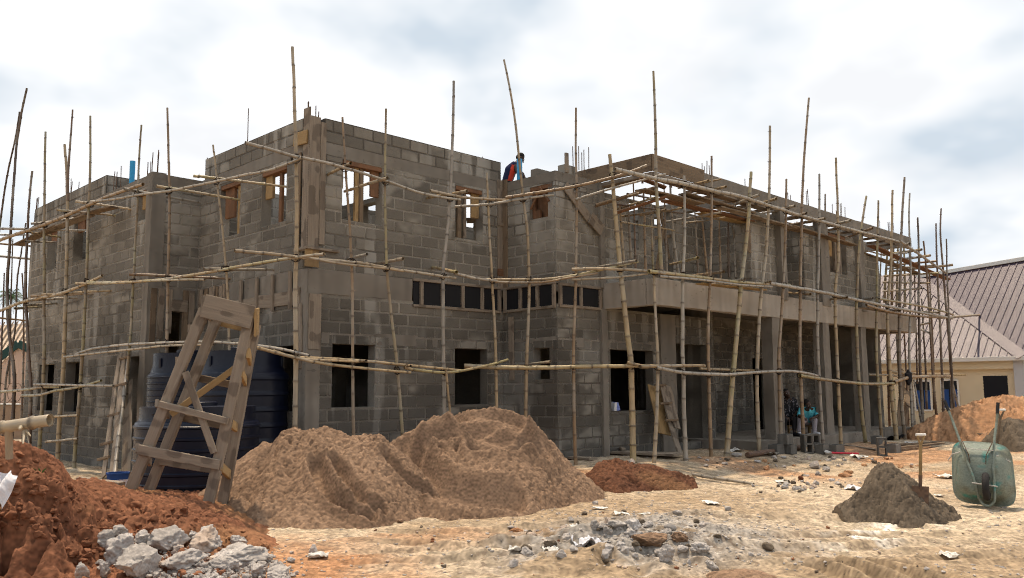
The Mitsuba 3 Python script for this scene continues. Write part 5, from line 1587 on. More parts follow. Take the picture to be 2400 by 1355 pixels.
named = [(735, 1290, 22, 24, 'single squarish grey stone standing on the red earth right of the foreground rubble', 'rubble'), (1212, 1243, 40, 9, 'flat dark red splinter lying on the pale ground', 'red_soil'), (1420, 1137, 22, 15, 'dark red clod at the foot of the right sand heap', 'red_soil'), (1912, 1092, 26, 18, 'largest grey broken stone on the orange ground left of the mortar heap', 'rubble'),
         (1938, 1100, 18, 14, 'smaller grey stone right of the largest broken stone', 'rubble'), (1982, 1114, 34, 10, 'flat reddish brick piece near the mortar heap', 'orange_soil'), (1988, 1107, 22, 10, 'upper brick piece resting behind the flat one', 'orange_soil'), (1796, 1096, 18, 11, 'tan stone on the ground in front of the pipe', 'orange_soil'), (2055, 1096, 16, 10, 'dark pebble left of the mortar heap top', 'dark_soil'),
         (1877, 1120, 14, 12, 'red clod below the largest broken stone', 'red_soil'), (1676, 1332, 22, 16, 'grey stone near the tiny mound of fine sand', 'rubble'), (1616, 1318, 14, 11, 'little grey stone at the lower middle of the ground', 'rubble'), (840, 1196, 14, 9, 'dark clod in the mouth of the left wheel rut', 'dark_soil'), (702, 1226, 14, 9, 'round clod at the foot of the left sand heap', 'dark_soil'), (1038, 1327, 14, 9, 'dark pebble alone on the tan ground, bottom centre', 'dark_soil'),
         (1480, 1082, 20, 12, 'grey lump beside the broad bamboo post base', 'rubble'), (1728, 1066, 26, 10, 'grey stone between two bamboo post bases', 'rubble'), (1350, 1150, 14, 9, 'dark clod at the right toe of the right sand heap', 'dark_soil')]
for cx, cy, w, h, lab, m_ in named:
    k = thing('stone', lab, 'stone')
    P = gp(cx, cy + h * .4, H_BANK)
    d = (P - EYE) @ FW
    sx, sz = w * d / F / 2 * 1.1, h * d / F / 2 * 1.25
    place_rock(k, ROCKS[rng.integers(6)][0], P + np.array([0, 0, sz * .6]), (sx, sx * .8, sz), m_, rot=rng.random() * 6)


def scatter(n, area, smin, smax, label, group, m_, name='pebble', seed=1, power=2.5):
    r = np.random.default_rng(seed)
    for i in range(n):
        px, py = area(r)
        P = gp(px, py)
        s_ = smin + (smax - smin) * r.random() ** power
        k = thing(name, label, 'stone', group)
        place_rock(k, ROCKS[r.integers(12)][0], P + np.array([0, 0, s_ * .3]), (s_, s_ * (.6 + .5 * r.random()), s_ * (.45 + .4 * r.random())), m_ if isinstance(m_, str) else m_[r.integers(len(m_))], rot=r.random() * 6.28)


scatter(95, lambda r: (1480 + r.normal() * 110, 1262 + r.normal() * 26), .02, .10, 'small grey stone in the crushed rubble patch at the lower middle', 'stones of the crushed rubble patch', ('rubble', 'rubble', 'dark_soil'), 'rubble_stone', 3)
scatter(60, lambda r: (1885 + r.normal() * 60, 1138 + r.normal() * 9), .02, .085, 'small grey stone in the debris strip left of the mortar heap', 'stones of the debris strip', ('rubble', 'rubble', 'dark_soil'), 'rubble_stone', 5)
scatter(70, lambda r: (1620 + 560 * r.random(), 1072 + 26 * r.random()), .02, .10, 'small stone scattered on the ground in front of the porch', 'stones scattered before the porch', ('rubble', 'orange_soil', 'dark_soil', 'rubble'), 'pebble', 6)
scatter(80, lambda r: (760 + 1500 * r.random(), 1200 + 150 * r.random()), .008, .035, 'little pebble lying loose on the bare pale ground', 'pebbles on the bare ground', ('dark_soil', 'rubble', 'red_soil'), 'pebble', 8)
scatter(40, lambda r: (470 + 600 * r.random(), 1165 + 60 * r.random()), .015, .05, 'small clod of sand rolled to the foot of the sand heaps', 'clods at the foot of the sand heaps', ('dark_soil', 'sand', 'sand'), 'sand_clod', 9)
# fine crumbs and chips pressed into the ground
cr = []
r_ = np.random.default_rng(12)
for i in range(4600):
    px, py = 640 + 1780 * r_.random(), 1090 + 265 * r_.random() ** 1.2
    if r_.random() < .45:
        px, py = 1500 + r_.normal() * 170, 1255 + r_.normal() * 40
    if px < 1400 and py < 1180 or py > 1352:
        continue
    d = ray(px, py)
    P = EYE + d * (-1.68 / d[2])
    P[2] = 0
    s_ = .006 + .022 * r_.random() ** 3
    src = ROCKS[r_.integers(6, 12)][1]
    idx = i
    cr.append((P, s_, r_.random() * 6.28, r_.integers(6, 12)))
XY = np.array([c[0] for c in cr])
Zc = g_ground(XY[:, 0], XY[:, 1]) + ground_detail(XY[:, 0], XY[:, 1]) + tyre_ruts(XY[:, 0], XY[:, 1])
low_v, low_f = rock(900, 1, .3, 5)
parts_ = [(low_v * np.array([s_, s_ * .7, s_ * .55]) @ np.array([[math.cos(a), math.sin(a), 0], [-math.sin(a), math.cos(a), 0], [0, 0, 1]]) + np.array([P[0], P[1], z + s_ * .25]), low_f) for (P, s_, a, _), z in zip(cr, Zc)]
pj = join(parts_)
scene['ground_chips'] = mikit.ply((pj[0], pj[1]), 'rubble', False)
labels['ground_chips'] = {'label': 'fine chips and crumbs of broken concrete strewn over the bare ground', 'category': 'gravel', 'kind': 'stuff'}

# ------------------------------------------------------------------ paper and plastic litter
def crumple(P, L, W, yaw, amp, seed, lift=.02, n=14):
    r = np.random.default_rng(seed)
    u, v = np.meshgrid(np.linspace(-.5, .5, n), np.linspace(-.5, .5, n), indexing='ij')
    q = np.stack([u * 3 + seed, v * 3, u * 0], -1)
    z = (meshkit.fbm(q * 1.4, 3, seed) - .35) * amp
    e = .06 * (meshkit.noise(q * 2 + 5, seed) - .5)
    x, y = (u + e) * L, (v + e.T) * W
    c, s = math.cos(yaw), math.sin(yaw)
    X, Y = P[0] + x * c - y * s, P[1] + x * s + y * c
    V = np.stack([X, Y, P[2] + lift + z], -1).reshape(-1, 3)
    f = grid_faces(n, n)
    m = trimesh.Trimesh(V, f, process=False)
    nn = m.vertex_normals
    V2_ = V - nn * .003
    return np.vstack([V, V2_]), np.vstack([f, f[:, ::-1] + len(V)])


def litter(label, cat, px, py, w, h, amp, m_, name, yaw=0.0, seed=0, surf=None):
    P = gp(px, py, surf)
    d = (P - EYE) @ FW
    L = w * d / F
    W = .55 * h * d / F / max(.12, 1.7 / d)
    k = thing(name, label, cat)
    v, f = crumple(P, L, W, YAW - math.pi / 2 + yaw, amp, seed + int(px))
    scene[k] = mikit.ply((v, f), m_, 30)
    return k


for lab, px, py, w, h, amp, yaw in (('white folded paper scrap in front of the right sand heap', 1226, 1184, 36, 8, .05, .1), ('narrow torn white strip left of the two paper scraps', 1405, 1194, 36, 6, .03, -.4), ('crumpled white scrap right of the torn strip', 1455, 1209, 34, 8, .07, .2), ('white flake at the top right of the middle rubble', 1510, 1209, 26, 6, .05, -.2),
                                    ('square cream paper sheet standing out on the grey ground', 1665, 1181, 28, 14, .05, .1), ('white torn wrapper near the lower right corner', 2226, 1306, 42, 15, .07, .3), ('crumpled white cloth on the ground left of the wheelbarrow', 2222, 1121, 42, 12, .14, .1), ('small white scrap beside the debris strip', 1831, 1132, 24, 8, .06, 0),
                                    ('small white flake between the mortar heap and the wheelbarrow', 2200, 1164, 18, 6, .03, 0), ('tan dry leaf of torn paper below the squarish stone', 745, 1308, 44, 12, .08, .1), ('white scrap near the left end of the middle rubble', 1290, 1297, 38, 14, .10, .3), ('pale scrap at the far left of the middle rubble', 1210, 1292, 36, 10, .08, -.1),
                                    ('white paper flake among the pale grey crust', 1345, 1238, 18, 8, .06, .1), ('white chip of paper in front of the left sand heap toe', 1030, 1193, 18, 5, .04, 0), ('white rag near the porch blocks', 2010, 1072, 30, 10, .10, .2), ('crumpled grey paper among the post bases', 1720, 1058, 36, 10, .12, 0), ('pale rag on the rubble right of the porch', 2140, 1040, 26, 8, .08, 0)):
    litter(lab, 'litter', px, py, w, h, amp, 'paper', 'paper_scrap', yaw)
litter('white and pale blue plastic bag on the grey rubble, lower middle', 'plastic bag', 1380, 1282, 62, 30, .22, 'white_plastic', 'plastic_bag', .5, 3)
litter('crushed plastic bottle wrap in the debris strip, left of the mortar heap', 'plastic bag', 2005, 1148, 30, 12, .12, 'white_plastic', 'plastic_bag', .2, 5)
litter('black plastic sheet bunched under the right end scaffold', 'plastic sheet', 2075, 1030, 34, 22, .35, 'black_plastic_void', 'plastic_sheet', .2, 7)
litter('black cloth dropped in the sun before the orange soil heap', 'cloth', 2155, 1006, 32, 10, .30, 'dark_cloth', 'cloth', .1, 8)
litter('orange plastic wrapper at the toe of the left sand heap', 'litter', 1001, 1188, 12, 10, .10, 'red_cloth', 'wrapper', 0, 4)
v, f = crumple(gp(1797, 1066), .62, .45, .3, .16, 77, .04)
scene[k_sheet] = mikit.ply((v, f), 'concrete', 30)
P = at(14, 1122, 7.9)
k = thing('plastic_bag', 'torn white plastic bag hanging over the red bank at the left edge', 'plastic bag')
n = 16
u_, v_ = np.meshgrid(np.linspace(0, 1, n), np.linspace(0, 1, n), indexing='ij')
z0_ = np.array([H_BANK(*(P + RT * (uu - .5) * .32 - FW * .25)[:2])[0] for uu in np.linspace(0, 1, n)])
wv = meshkit.fbm(np.stack([u_ * 3, v_ * 3, u_ * 0], -1), 3, 6) - .5
X = P[None, None] + RT * ((u_ - .5) * .24 * (1 - .45 * v_) + .05 * v_ + .08 * wv)[..., None] - FW * (0.26 * v_ + .05 * np.sin(u_ * 9 + 3 * v_) + .1 * wv)[..., None]
X[..., 2] = P[2] + .06 - .26 * v_ ** 1.2 + .03 * np.sin(u_ * 11) + .09 * wv
scene[k] = mikit.ply((X.reshape(-1, 3), grid_faces(n, n)), 'white_plastic', 40)
k = thing('cement_packet', 'small blue and white packet on the sill of the porch window', 'packet')
c = on(1441, 957, 1, V1 + .08)
m = trimesh.creation.box((.20, .12, .19))
m = m.subdivide().subdivide()
v = np.array(m.vertices)
v[:, 0] *= 1 - .5 * sm(-.02, .1, v[:, 2])
v = v + (np.stack([meshkit.noise(v * 14 + i * 9) for i in range(3)], 1) - .5) * .04
v[:, 2] -= v[:, 2].min()
c[2] = 1.185
obj('bag', trimesh.Trimesh(v + c, m.faces), 'white_plastic', k, smooth=40)
sel = v[m.faces].mean(1)
fs = m.faces[(sel[:, 0] > .0) & (sel[:, 1] < .05)]
w_ = v * np.array([1.03, 1.04, 1.01])
obj('print', trimesh.Trimesh(w_ + c, fs, process=False), 'blue_print', k)
k = thing('pickaxe', 'digging tool with red handle and cement caked head, lying before the porch', 'tool')
P, Q = gp(1942, 1066), gp(2012, 1068)
put('handle', tube([P + (0, 0, .05), Q + (0, 0, .05)], .022, .02, 8, 5.0), 'red_plastic', k)
v, f = rock(777, 3, .3)
obj('head', (v * np.array([.13, .08, .07]) + P + np.array([-.05, .0, .05]), f), 'galvanised', k, smooth=True)
k = thing('bucket', 'grey metal bucket standing before the dark soil at the far right', 'bucket')
c = gp(2303, 1040)
m = trimesh.creation.revolve(np.array([(0, 0), (.13, 0), (.175, .30), (.185, .30), (.185, .315), (.168, .315), (.125, .02), (0, .02)]), sections=32)
scene[k] = mikit.ply(trimesh.Trimesh(np.array(m.vertices) + c, m.faces), 'bucket_plastic', 35)
k = thing('seedling', 'tiny green seedling sprouting from the red bank', 'plant')
P = at(97, 1070, 8.6)
P[2] = H_BANK(P[0], P[1])[0]
for i, a in enumerate((-.9, -.2, .6)):
    tip = P + RT * math.sin(a) * .11 + np.array([0, 0, .10])
    put('leaf', (np.array([P + (0, 0, .02), (P + tip) / 2 + RT * .012 + (0, 0, .02), tip, (P + tip) / 2 - RT * .012 + (0, 0, .02)]), np.array([[0, 1, 2], [0, 2, 3]])), 'leaf', k)

# ------------------------------------------------------------------ wheelbarrow and shovels
k = thing('wheelbarrow', 'upended turquoise wheelbarrow caked with cement, its wheel and underside facing out', 'wheelbarrow')
W0 = gp(2308, 1186)
tilt = .10
fl = (W0 - EYE) * np.array([1, 1, 0])
fl = fl / np.linalg.norm(fl)
rl = np.array([fl[1], -fl[0], 0])
fl, rl = fl * math.cos(.06) + rl * math.sin(.06), rl * math.cos(.06) - fl * math.sin(.06)
WX, WZ = rl * .998 + np.array([0, 0, -.06]), fl * tilt + np.array([0, 0, 1.0])
WX, WZ = WX / np.linalg.norm(WX), WZ / np.linalg.norm(WZ)
WY = np.cross(WZ, WX)                       # away from the camera
WY = WY if WY @ FW > 0 else -WY
PXM = np.linalg.norm((W0 - EYE)[:2]) / F * .93


def wb(px, py, y):
    """From pixel offsets on the tray's own plane: across, up, and y metres towards the viewer."""
    return W0 + WX * (px - 2308) * PXM + WZ * (1186 - py) * PXM - WY * y


th = np.linspace(0, 2 * math.pi, 65)[:-1]


def superring(hw, hh, e, y, cz, taper=0.0):
    c, s = np.cos(th), np.sin(th)
    x = hw * np.sign(c) * np.abs(c) ** e
    z = hh * np.sign(s) * np.abs(s) ** e
    x = x * (1 + taper * z / hh)
    return W0[None] + WX * x[:, None] + WZ * (z + cz)[:, None] - WY * y


rings = [superring(.385, .435, .42, -.02, .455, -.03), superring(.395, .445, .42, .0, .455, -.03), superring(.372, .42, .42, .012, .455, -.03), superring(.362, .41, .45, .03, .455, -.03), superring(.335, .37, .48, .10, .455, -.03), superring(.30, .325, .5, .18, .45, -.02), superring(.265, .28, .55, .235, .44),
         superring(.20, .22, .6, .262, .43), superring(.10, .11, .8, .27, .43)]
v = np.vstack(rings)
n = len(th)
f = []
for i in range(len(rings) - 1):
    for j in range(n):
        f.append((i * n + j, i * n + (j + 1) % n, (i + 1) * n + (j + 1) % n, (i + 1) * n + j))
f = np.array(f)
f = np.vstack([f[:, [0, 1, 2]], f[:, [0, 2, 3]]])
cap = len(v)
v = np.vstack([v, rings[-1].mean(0)])
f = np.vstack([f, [(cap - 1 - n + 1 + j - 0, cap - n + (j + 1) % n, cap) for j in range(n)]])
v = v + (np.stack([meshkit.noise(v * 5 + i * 11) for i in range(3)], 1) - .5) * .012
obj('tray', trimesh.Trimesh(v, f), 'green_paint', k, smooth=50)
hl = [wb(2242, 966, .02), wb(2253, 1000, .06), wb(2268, 1048, .16), wb(2283, 1098, .27), wb(2296, 1140, .32), wb(2301, 1170, .33), wb(2310, 1184, .33)]
hr = [wb(2346, 964, .02), wb(2342, 1000, .06), wb(2335, 1048, .16), wb(2331, 1098, .27), wb(2331, 1140, .32), wb(2330, 1170, .33), wb(2320, 1184, .33)]
for h in (hl, hr):
    put('frame_tube', tube(h, .018, .018, 10, .04), 'green_paint', k, smooth=True)
    d = (h[1] - h[0]) / np.linalg.norm(h[1] - h[0])
    put('grip', tube([h[0] - d * .02, h[0] + d * .14], .024, .024, 10, 1.0), 'rubber', k, smooth=40)
put('cross_bar', tube([wb(2310, 1184, .33), wb(2320, 1184, .33)], .018, .018, 8, 1), 'green_paint', k)
put('axle', tube([wb(2289, 1139, .34), wb(2337, 1142, .34)], .009, .009, 8, 1), 'galvanised', k)
tor = trimesh.creation.torus(.15, .045, major_sections=40, minor_sections=14)
R3 = np.stack([-WY, WZ, WX], 1)
wc = wb(2316, 1144, .36)
obj('tyre', trimesh.Trimesh(np.array(tor.vertices) @ R3.T + wc, tor.faces), 'rubber', k, smooth=True)
cyl = trimesh.creation.cylinder(.125, .04, sections=24)
obj('rim', trimesh.Trimesh(np.array(cyl.vertices) @ R3.T + wc, cyl.faces), 'rusty_steel', k, smooth=35)
for x0_, sgn in ((2271, 1), (2333, -1)):
    put('stand', join([board(wb(x0_ + sgn * 2, 1050, .17), wb(x0_ + sgn * 14, 1078, .30), .07, .008, side=-WY), board(wb(x0_ + sgn * 14, 1078, .30), wb(x0_ + sgn * 16, 1096, .26), .04, .008, side=-WY)]), 'rusty_steel', k)
put('brace_rod', tube([wb(2280, 1067, .245), wb(2333, 1067, .245)], .006, .006, 6, 1), 'galvanised', k)
put('rim_wire', join([tube([wb(2242, 1095, .05), wb(2250, 1083, .12), wb(2270, 1075, .22)], .008, .008, 6), tube([wb(2362, 1087, .05), wb(2352, 1080, .12), wb(2338, 1077, .22)], .008, .008, 6)]), 'galvanised', k)


def shovel(label, top, foot, blade, d, grip_px, m):
    k = thing('shovel', label, 'shovel')
    a, b = at(*top, d), at(*foot, d)
    dirn = (b - a) / np.linalg.norm(b - a)
    s = .062
    g0, g1 = a - RT * s, a + RT * s
    put('grip', tube([g0, g1], .019, .019, 10, 1.0), 'white_paint', k, smooth=40)
    j = a + dirn * .14
    put('fork', join([tube([g0 + RT * .012, j], .013, .016, 8, 1.0), tube([g1 - RT * .012, j], .013, .016, 8, 1.0)]), m, k, smooth=40)
    put('shaft', tube([j - dirn * .01, b], .021, .021, 10, .3), m, k, smooth=40)
    put('blade', join([tube([b - dirn * .12, b + dirn * .05], .026, .02, 10, 1.0), board(b + dirn * .02, b + dirn * .30, .22, .008, side=RT)]), 'rusty_steel', k)


shovel('wooden shovel with a white handle standing upright in the wet mortar heap', (2158, 1019), (2157, 1136), 0, 11.25, 8, 'wood_yellow')
shovel('dark second shovel leaning behind the upended wheelbarrow', (2346, 961), (2334, 1075), 0, (W0 - EYE) @ FW + .35, 7, 'wood_brown')

# ------------------------------------------------------------------ people
def fingers(wrist, dirn, side, s=1.0):
    """Five short bones that spread from a palm at the wrist."""
    d = np.asarray(dirn) / np.linalg.norm(dirn)
    q = np.asarray(side) - d * (np.asarray(side) @ d)
    q /= np.linalg.norm(q)
    n = np.cross(d, q)
    w = np.asarray(wrist)
    out = [[(w, .026 * s), (w + d * .075 * s + q * .028 * s, .016 * s), (w + d * .075 * s - q * .028 * s, .016 * s)]]
    for i, (o, L) in enumerate(((.030, .07), (.011, .08), (-.009, .075), (-.029, .06))):
        b = w + d * .08 * s + q * o * s
        m_ = b + d * L * .55 * s - n * .012 * s
        out += [[(b, .010 * s), (m_, .0095 * s)], [(m_, .0095 * s), (m_ + d * L * .4 * s - n * .03 * s, .008 * s)]]
    t0 = w + d * .025 * s + q * .03 * s
    out += [[(t0, .012 * s), (t0 + d * .03 * s + q * .03 * s, .011 * s)], [(t0 + d * .03 * s + q * .03 * s, .011 * s), (t0 + d * .065 * s + q * .028 * s, .009 * s)]]
    return out


def head_bones(c, face, upv, r=.092):
    """Skull, jaw, nose, ears and brow; c is the middle of the head."""
    f_ = np.asarray(face) / np.linalg.norm(face)
    u_ = np.asarray(upv) - f_ * (np.asarray(upv) @ f_)
    u_ /= np.linalg.norm(u_)
    s_ = np.cross(f_, u_)
    c = np.asarray(c)
    return [[(c + u_ * .035 - f_ * .015, r), (c - u_ * .02 + f_ * .02, r * .80)], [(c - u_ * .02 + f_ * .015, r * .74), (c - u_ * .095 + f_ * .045, .042)],
            [(c - u_ * .012 + f_ * .093, .011), (c - u_ * .045 + f_ * .110, .017)], [(c + u_ * .018 + f_ * .085 + s_ * .035, .013), (c + u_ * .018 + f_ * .085 - s_ * .035, .013)],
            [(c - u_ * .072 + f_ * .085 + s_ * .018, .012), (c - u_ * .072 + f_ * .085 - s_ * .018, .012)],
            [(c - f_ * .01 + s_ * .085 + u_ * .012, .018), (c - f_ * .01 + s_ * .087 - u_ * .025, .014)], [(c - f_ * .01 - s_ * .085 + u_ * .012, .018), (c - f_ * .01 - s_ * .087 - u_ * .025, .014)]]


def hair_cap(c, face, upv, k, r=.092):
    f_ = np.asarray(face) / np.linalg.norm(face)
    u_ = np.asarray(upv) - f_ * (np.asarray(upv) @ f_)
    u_ /= np.linalg.norm(u_)
    m = m3.Manifold.hull(hullspheres([(np.asarray(c) + u_ * .042 - f_ * .022, r * 1.03), (np.asarray(c) + u_ * .0 - f_ * .035, r * .95)]))
    mm = m.to_mesh()
    obj('hair', trimesh.Trimesh(mm.vert_properties[:, :3], mm.tri_verts), 'hair', k, smooth=True)


def eyes(c, face, upv, k):
    f_ = np.asarray(face) / np.linalg.norm(face)
    u_ = np.asarray(upv) - f_ * (np.asarray(upv) @ f_)
    u_ /= np.linalg.norm(u_)
    s_ = np.cross(f_, u_)
    for sg in (-1, 1):
        e = trimesh.creation.icosphere(2, radius=.012)
        e.apply_translation(np.asarray(c) + f_ * .083 + s_ * sg * .032 + u_ * .002)
        obj('eye', e, 'white_plastic', k, smooth=True)


# seated in the cyan shirt
def sit(label, head, neck, shL, shR, elL, elR, haL, haR, hip, knL, knR, anL, anR, shirt, trousers, shoes, extra, face, stool):
    k = thing('person', label, 'person')
    hp = (np.asarray(hip[0]) + np.asarray(hip[1])) / 2
    nk = np.asarray(neck)
    upv = np.asarray(head) - nk
    sk = head_bones(head, face, upv) + [[(nk, .055), (np.asarray(head) - upv * .3, .052)], [(shL, .05), (shR, .05), (nk, .055)], [(nk, .06), (hp, .11)]]
    for s_, e_, h_ in ((shL, elL, haL), (shR, elR, haR)):
        sk += [[(s_, .052), (e_, .040)], [(e_, .040), (h_, .027)]] + fingers(h_, np.asarray(h_) - np.asarray(e_), RT)
    for h_, n_, a_ in ((hip[0], knL, anL), (hip[1], knR, anR)):
        sk += [[(h_, .09), (n_, .058)], [(n_, .056), (a_, .038)]]
    obj('body', blobs(sk, .022, 6), 'skin', k, smooth=True)
    sh = [[(shL, .075), (shR, .075), (nk - upv * .25, .07), (np.asarray(hip[0]), .13), (np.asarray(hip[1]), .13)], [(nk - upv * .1, .078), (nk - upv * .4, .09)]]
    for s_, e_ in ((shL, elL), (shR, elR)):
        q = np.asarray(s_) + (np.asarray(e_) - np.asarray(s_)) * .75
        sh += [[(s_, .078), (q, .072)]]
    obj('shirt', blobs(sh, .035, 8), shirt, k, smooth=True)
    tr = [[(hip[0], .135), (hip[1], .135)]]
    for h_, n_, a_ in ((hip[0], knL, anL), (hip[1], knR, anR)):
        q = np.asarray(n_) + (np.asarray(a_) - np.asarray(n_)) * .85
        tr += [[(h_, .115), (n_, .078)], [(n_, .076), (q, .056)]]
    obj('trousers', blobs(tr, .035, 6), trousers, k, smooth=True)
    for a_ in (anL, anR):
        a_ = np.asarray(a_)
        toe = a_ + np.array([-.10, -.17, 0])
        toe[2], ank = .448, a_.copy()
        obj('shoe', blobs([[(np.array([a_[0], a_[1], .452]), .05), (toe, .042)], [(np.array([a_[0], a_[1], .452]), .05), (np.array([a_[0], a_[1], .50]), .045)]], .025, 4), shoes, k, smooth=True)
    hair_cap(head, face, upv, k)
    eyes(head, face, upv, k)
    if stool:
        ks = thing('stool', stool, 'stool')
        z = hp[2] - .145
        put('seat', board(hp + np.array([-.22, 0, z - hp[2]]), hp + np.array([.22, 0, z - hp[2]]), .30, .035, side=(0, 1, 0)), 'wood_yellow', ks)
        for dx in (-.17, .17):
            for dy in (-.1, .1):
                put('leg', board((hp[0] + dx, hp[1] + dy, z - .02), (hp[0] + dx * 1.1, hp[1] + dy * 1.1, .40), .05, .035, side=(1, 0, 0)), 'wood_yellow', ks)
        put('rail', board((hp[0] - .18, hp[1] - .12, .55), (hp[0] + .18, hp[1] - .12, .55), .05, .03), 'wood_yellow', ks)


P_ = lambda x, y, v: on(x, y, 1, v)
sit('seated person in a cyan shirt, grey trousers and white shoes, head bowed, arms on knees', P_(1892, 947, 10.93), P_(1893, 960, 11.08), P_(1878, 961, 11.18), P_(1911, 960, 11.18), P_(1873, 977, 10.98), P_(1917, 975, 10.98), P_(1884, 981, 10.72), P_(1902, 981, 10.72),
    (P_(1886, 986, 11.40), P_(1905, 986, 11.40)), P_(1876, 985, 10.92), P_(1909, 985, 10.92), P_(1873, 1012, 10.92), P_(1909, 1013, 10.92), 'cyan_cloth', 'grey_cloth', 'white_plastic', 0, (-.45, -.85, -.42), 'small wooden stool under the person in the cyan shirt')
sit('seated person in dark patterned clothes, upright in the shade beside the first porch column', P_(1843, 922, 11.35), P_(1844, 936, 11.42), P_(1829, 942, 11.45), P_(1862, 941, 11.45), P_(1826, 966, 11.40), P_(1868, 964, 11.40), P_(1842, 978, 11.15), P_(1860, 978, 11.15),
    (P_(1838, 985, 11.55), P_(1857, 985, 11.55)), P_(1838, 984, 11.1), P_(1862, 984, 11.1), P_(1839, 1011, 11.05), P_(1862, 1011, 11.05), 'black_print', 'dark_cloth', 'dark_cloth', 0, (-.6, -.8, -.05), 'low wooden stool under the person in dark patterned clothes')

# bending over the wall top
k = thing('person', 'person bending over the wall top in a navy sleeveless shirt with a red side panel', 'person')
DR = 20.0
q_ = lambda x, y, o=0.0: at(x, y, DR) + FW * o
head, neck, sh1, sh2, hip1, hip2 = q_(1220, 371), q_(1211, 384), q_(1204, 390, -.16), q_(1207, 388, .16), q_(1188, 430, -.10), q_(1189, 430, .10)
face = RT * .80 + np.array([0, 0, -.60])
upv = RT * .35 + np.array([0, 0, .9])
fz = q_(1190, 512)[2]
sk = head_bones(head, face, upv, .088) + [[(neck, .058), (head - upv * .02, .055)], [(neck, .06), (sh1, .055), (sh2, .055)], [(neck, .07), (hip1, .10), (hip2, .10)]]
for s_, e_, h_ in ((sh1, q_(1212, 408, -.22), q_(1222, 421, -.15)), (sh2, q_(1225, 404, .20), q_(1233, 421, .15))):
    sk += [[(s_, .062), (e_, .045)], [(e_, .044), (h_, .03)]] + fingers(h_, h_ - e_, RT)
for h_, o in ((hip1, -.12), (hip2, .12)):
    kn, an = q_(1199, 468, o), q_(1190, 508, o)
    sk += [[(h_, .10), (kn, .065)], [(kn, .062), (an, .045)], [(an - np.array([0, 0, .02]), .045), (an + RT * .16 - np.array([0, 0, .03]), .035)]]
obj('body', blobs(sk, .022, 6), 'skin', k, smooth=True)
st = blobs([[(sh1 + np.array([0, 0, .01]), .068), (sh2 + np.array([0, 0, .01]), .068), (q_(1196, 402, -.12), .13), (q_(1196, 402, .12), .13)], [(q_(1196, 402, -.12), .125), (q_(1196, 402, .12), .125), (q_(1187, 430, -.1), .115), (q_(1187, 430, .1), .115)]], .03, 8)
obj('shirt', st, 'navy_cloth', k, smooth=True)
c_ = np.array(st.vertices)[st.faces].mean(1)
la, up_ = (c_ - q_(1196, 402)) @ RT, c_[:, 2] - q_(1196, 402)[2]
sel = (st.face_normals @ FW < -.25) & (la > .0 + .28 * (up_ + .03)) & (la < .135 + .3 * up_) & (up_ < .10)
pv_ = np.array(st.vertices) + np.array(st.vertex_normals) * .006
obj('side_panel', trimesh.Trimesh(pv_, st.faces[sel], process=False), 'red_cloth', k, smooth=True)
obj('collar', blobs([[(neck - upv * .035, .072), (neck - upv * .055, .076)]], .02, 3), 'white_plastic', k, smooth=True)
obj('trousers', blobs([[(hip1, .125), (hip2, .125)], [(hip1, .12), (q_(1199, 468, -.12), .085)], [(hip2, .12), (q_(1199, 468, .12), .085)], [(q_(1199, 468, -.12), .083), (q_(1191, 500, -.12), .06)], [(q_(1199, 468, .12), .083), (q_(1191, 500, .12), .06)]], .035, 6), 'dark_cloth', k, smooth=True)
hair_cap(head, face, upv, k, .088)
eyes(head, face, upv, k)
# the platform inside the walls that carries this person
pc = q_(1192, 512)
zp = fz - .045
part('deck_plank', board((*(pc - RT * 1.0)[:2], zp), (*(pc + RT * .7)[:2], zp), .42, .05, side=FW), 'wood_brown', SCAF)
for a in (-.8, .5):
    c = pc + RT * a
    part('upright', bamboo([(c[0], c[1], SLAB - .02), (c[0], c[1], zp)], .045, .04, .4), 'bamboo', SCAF, smooth=True)

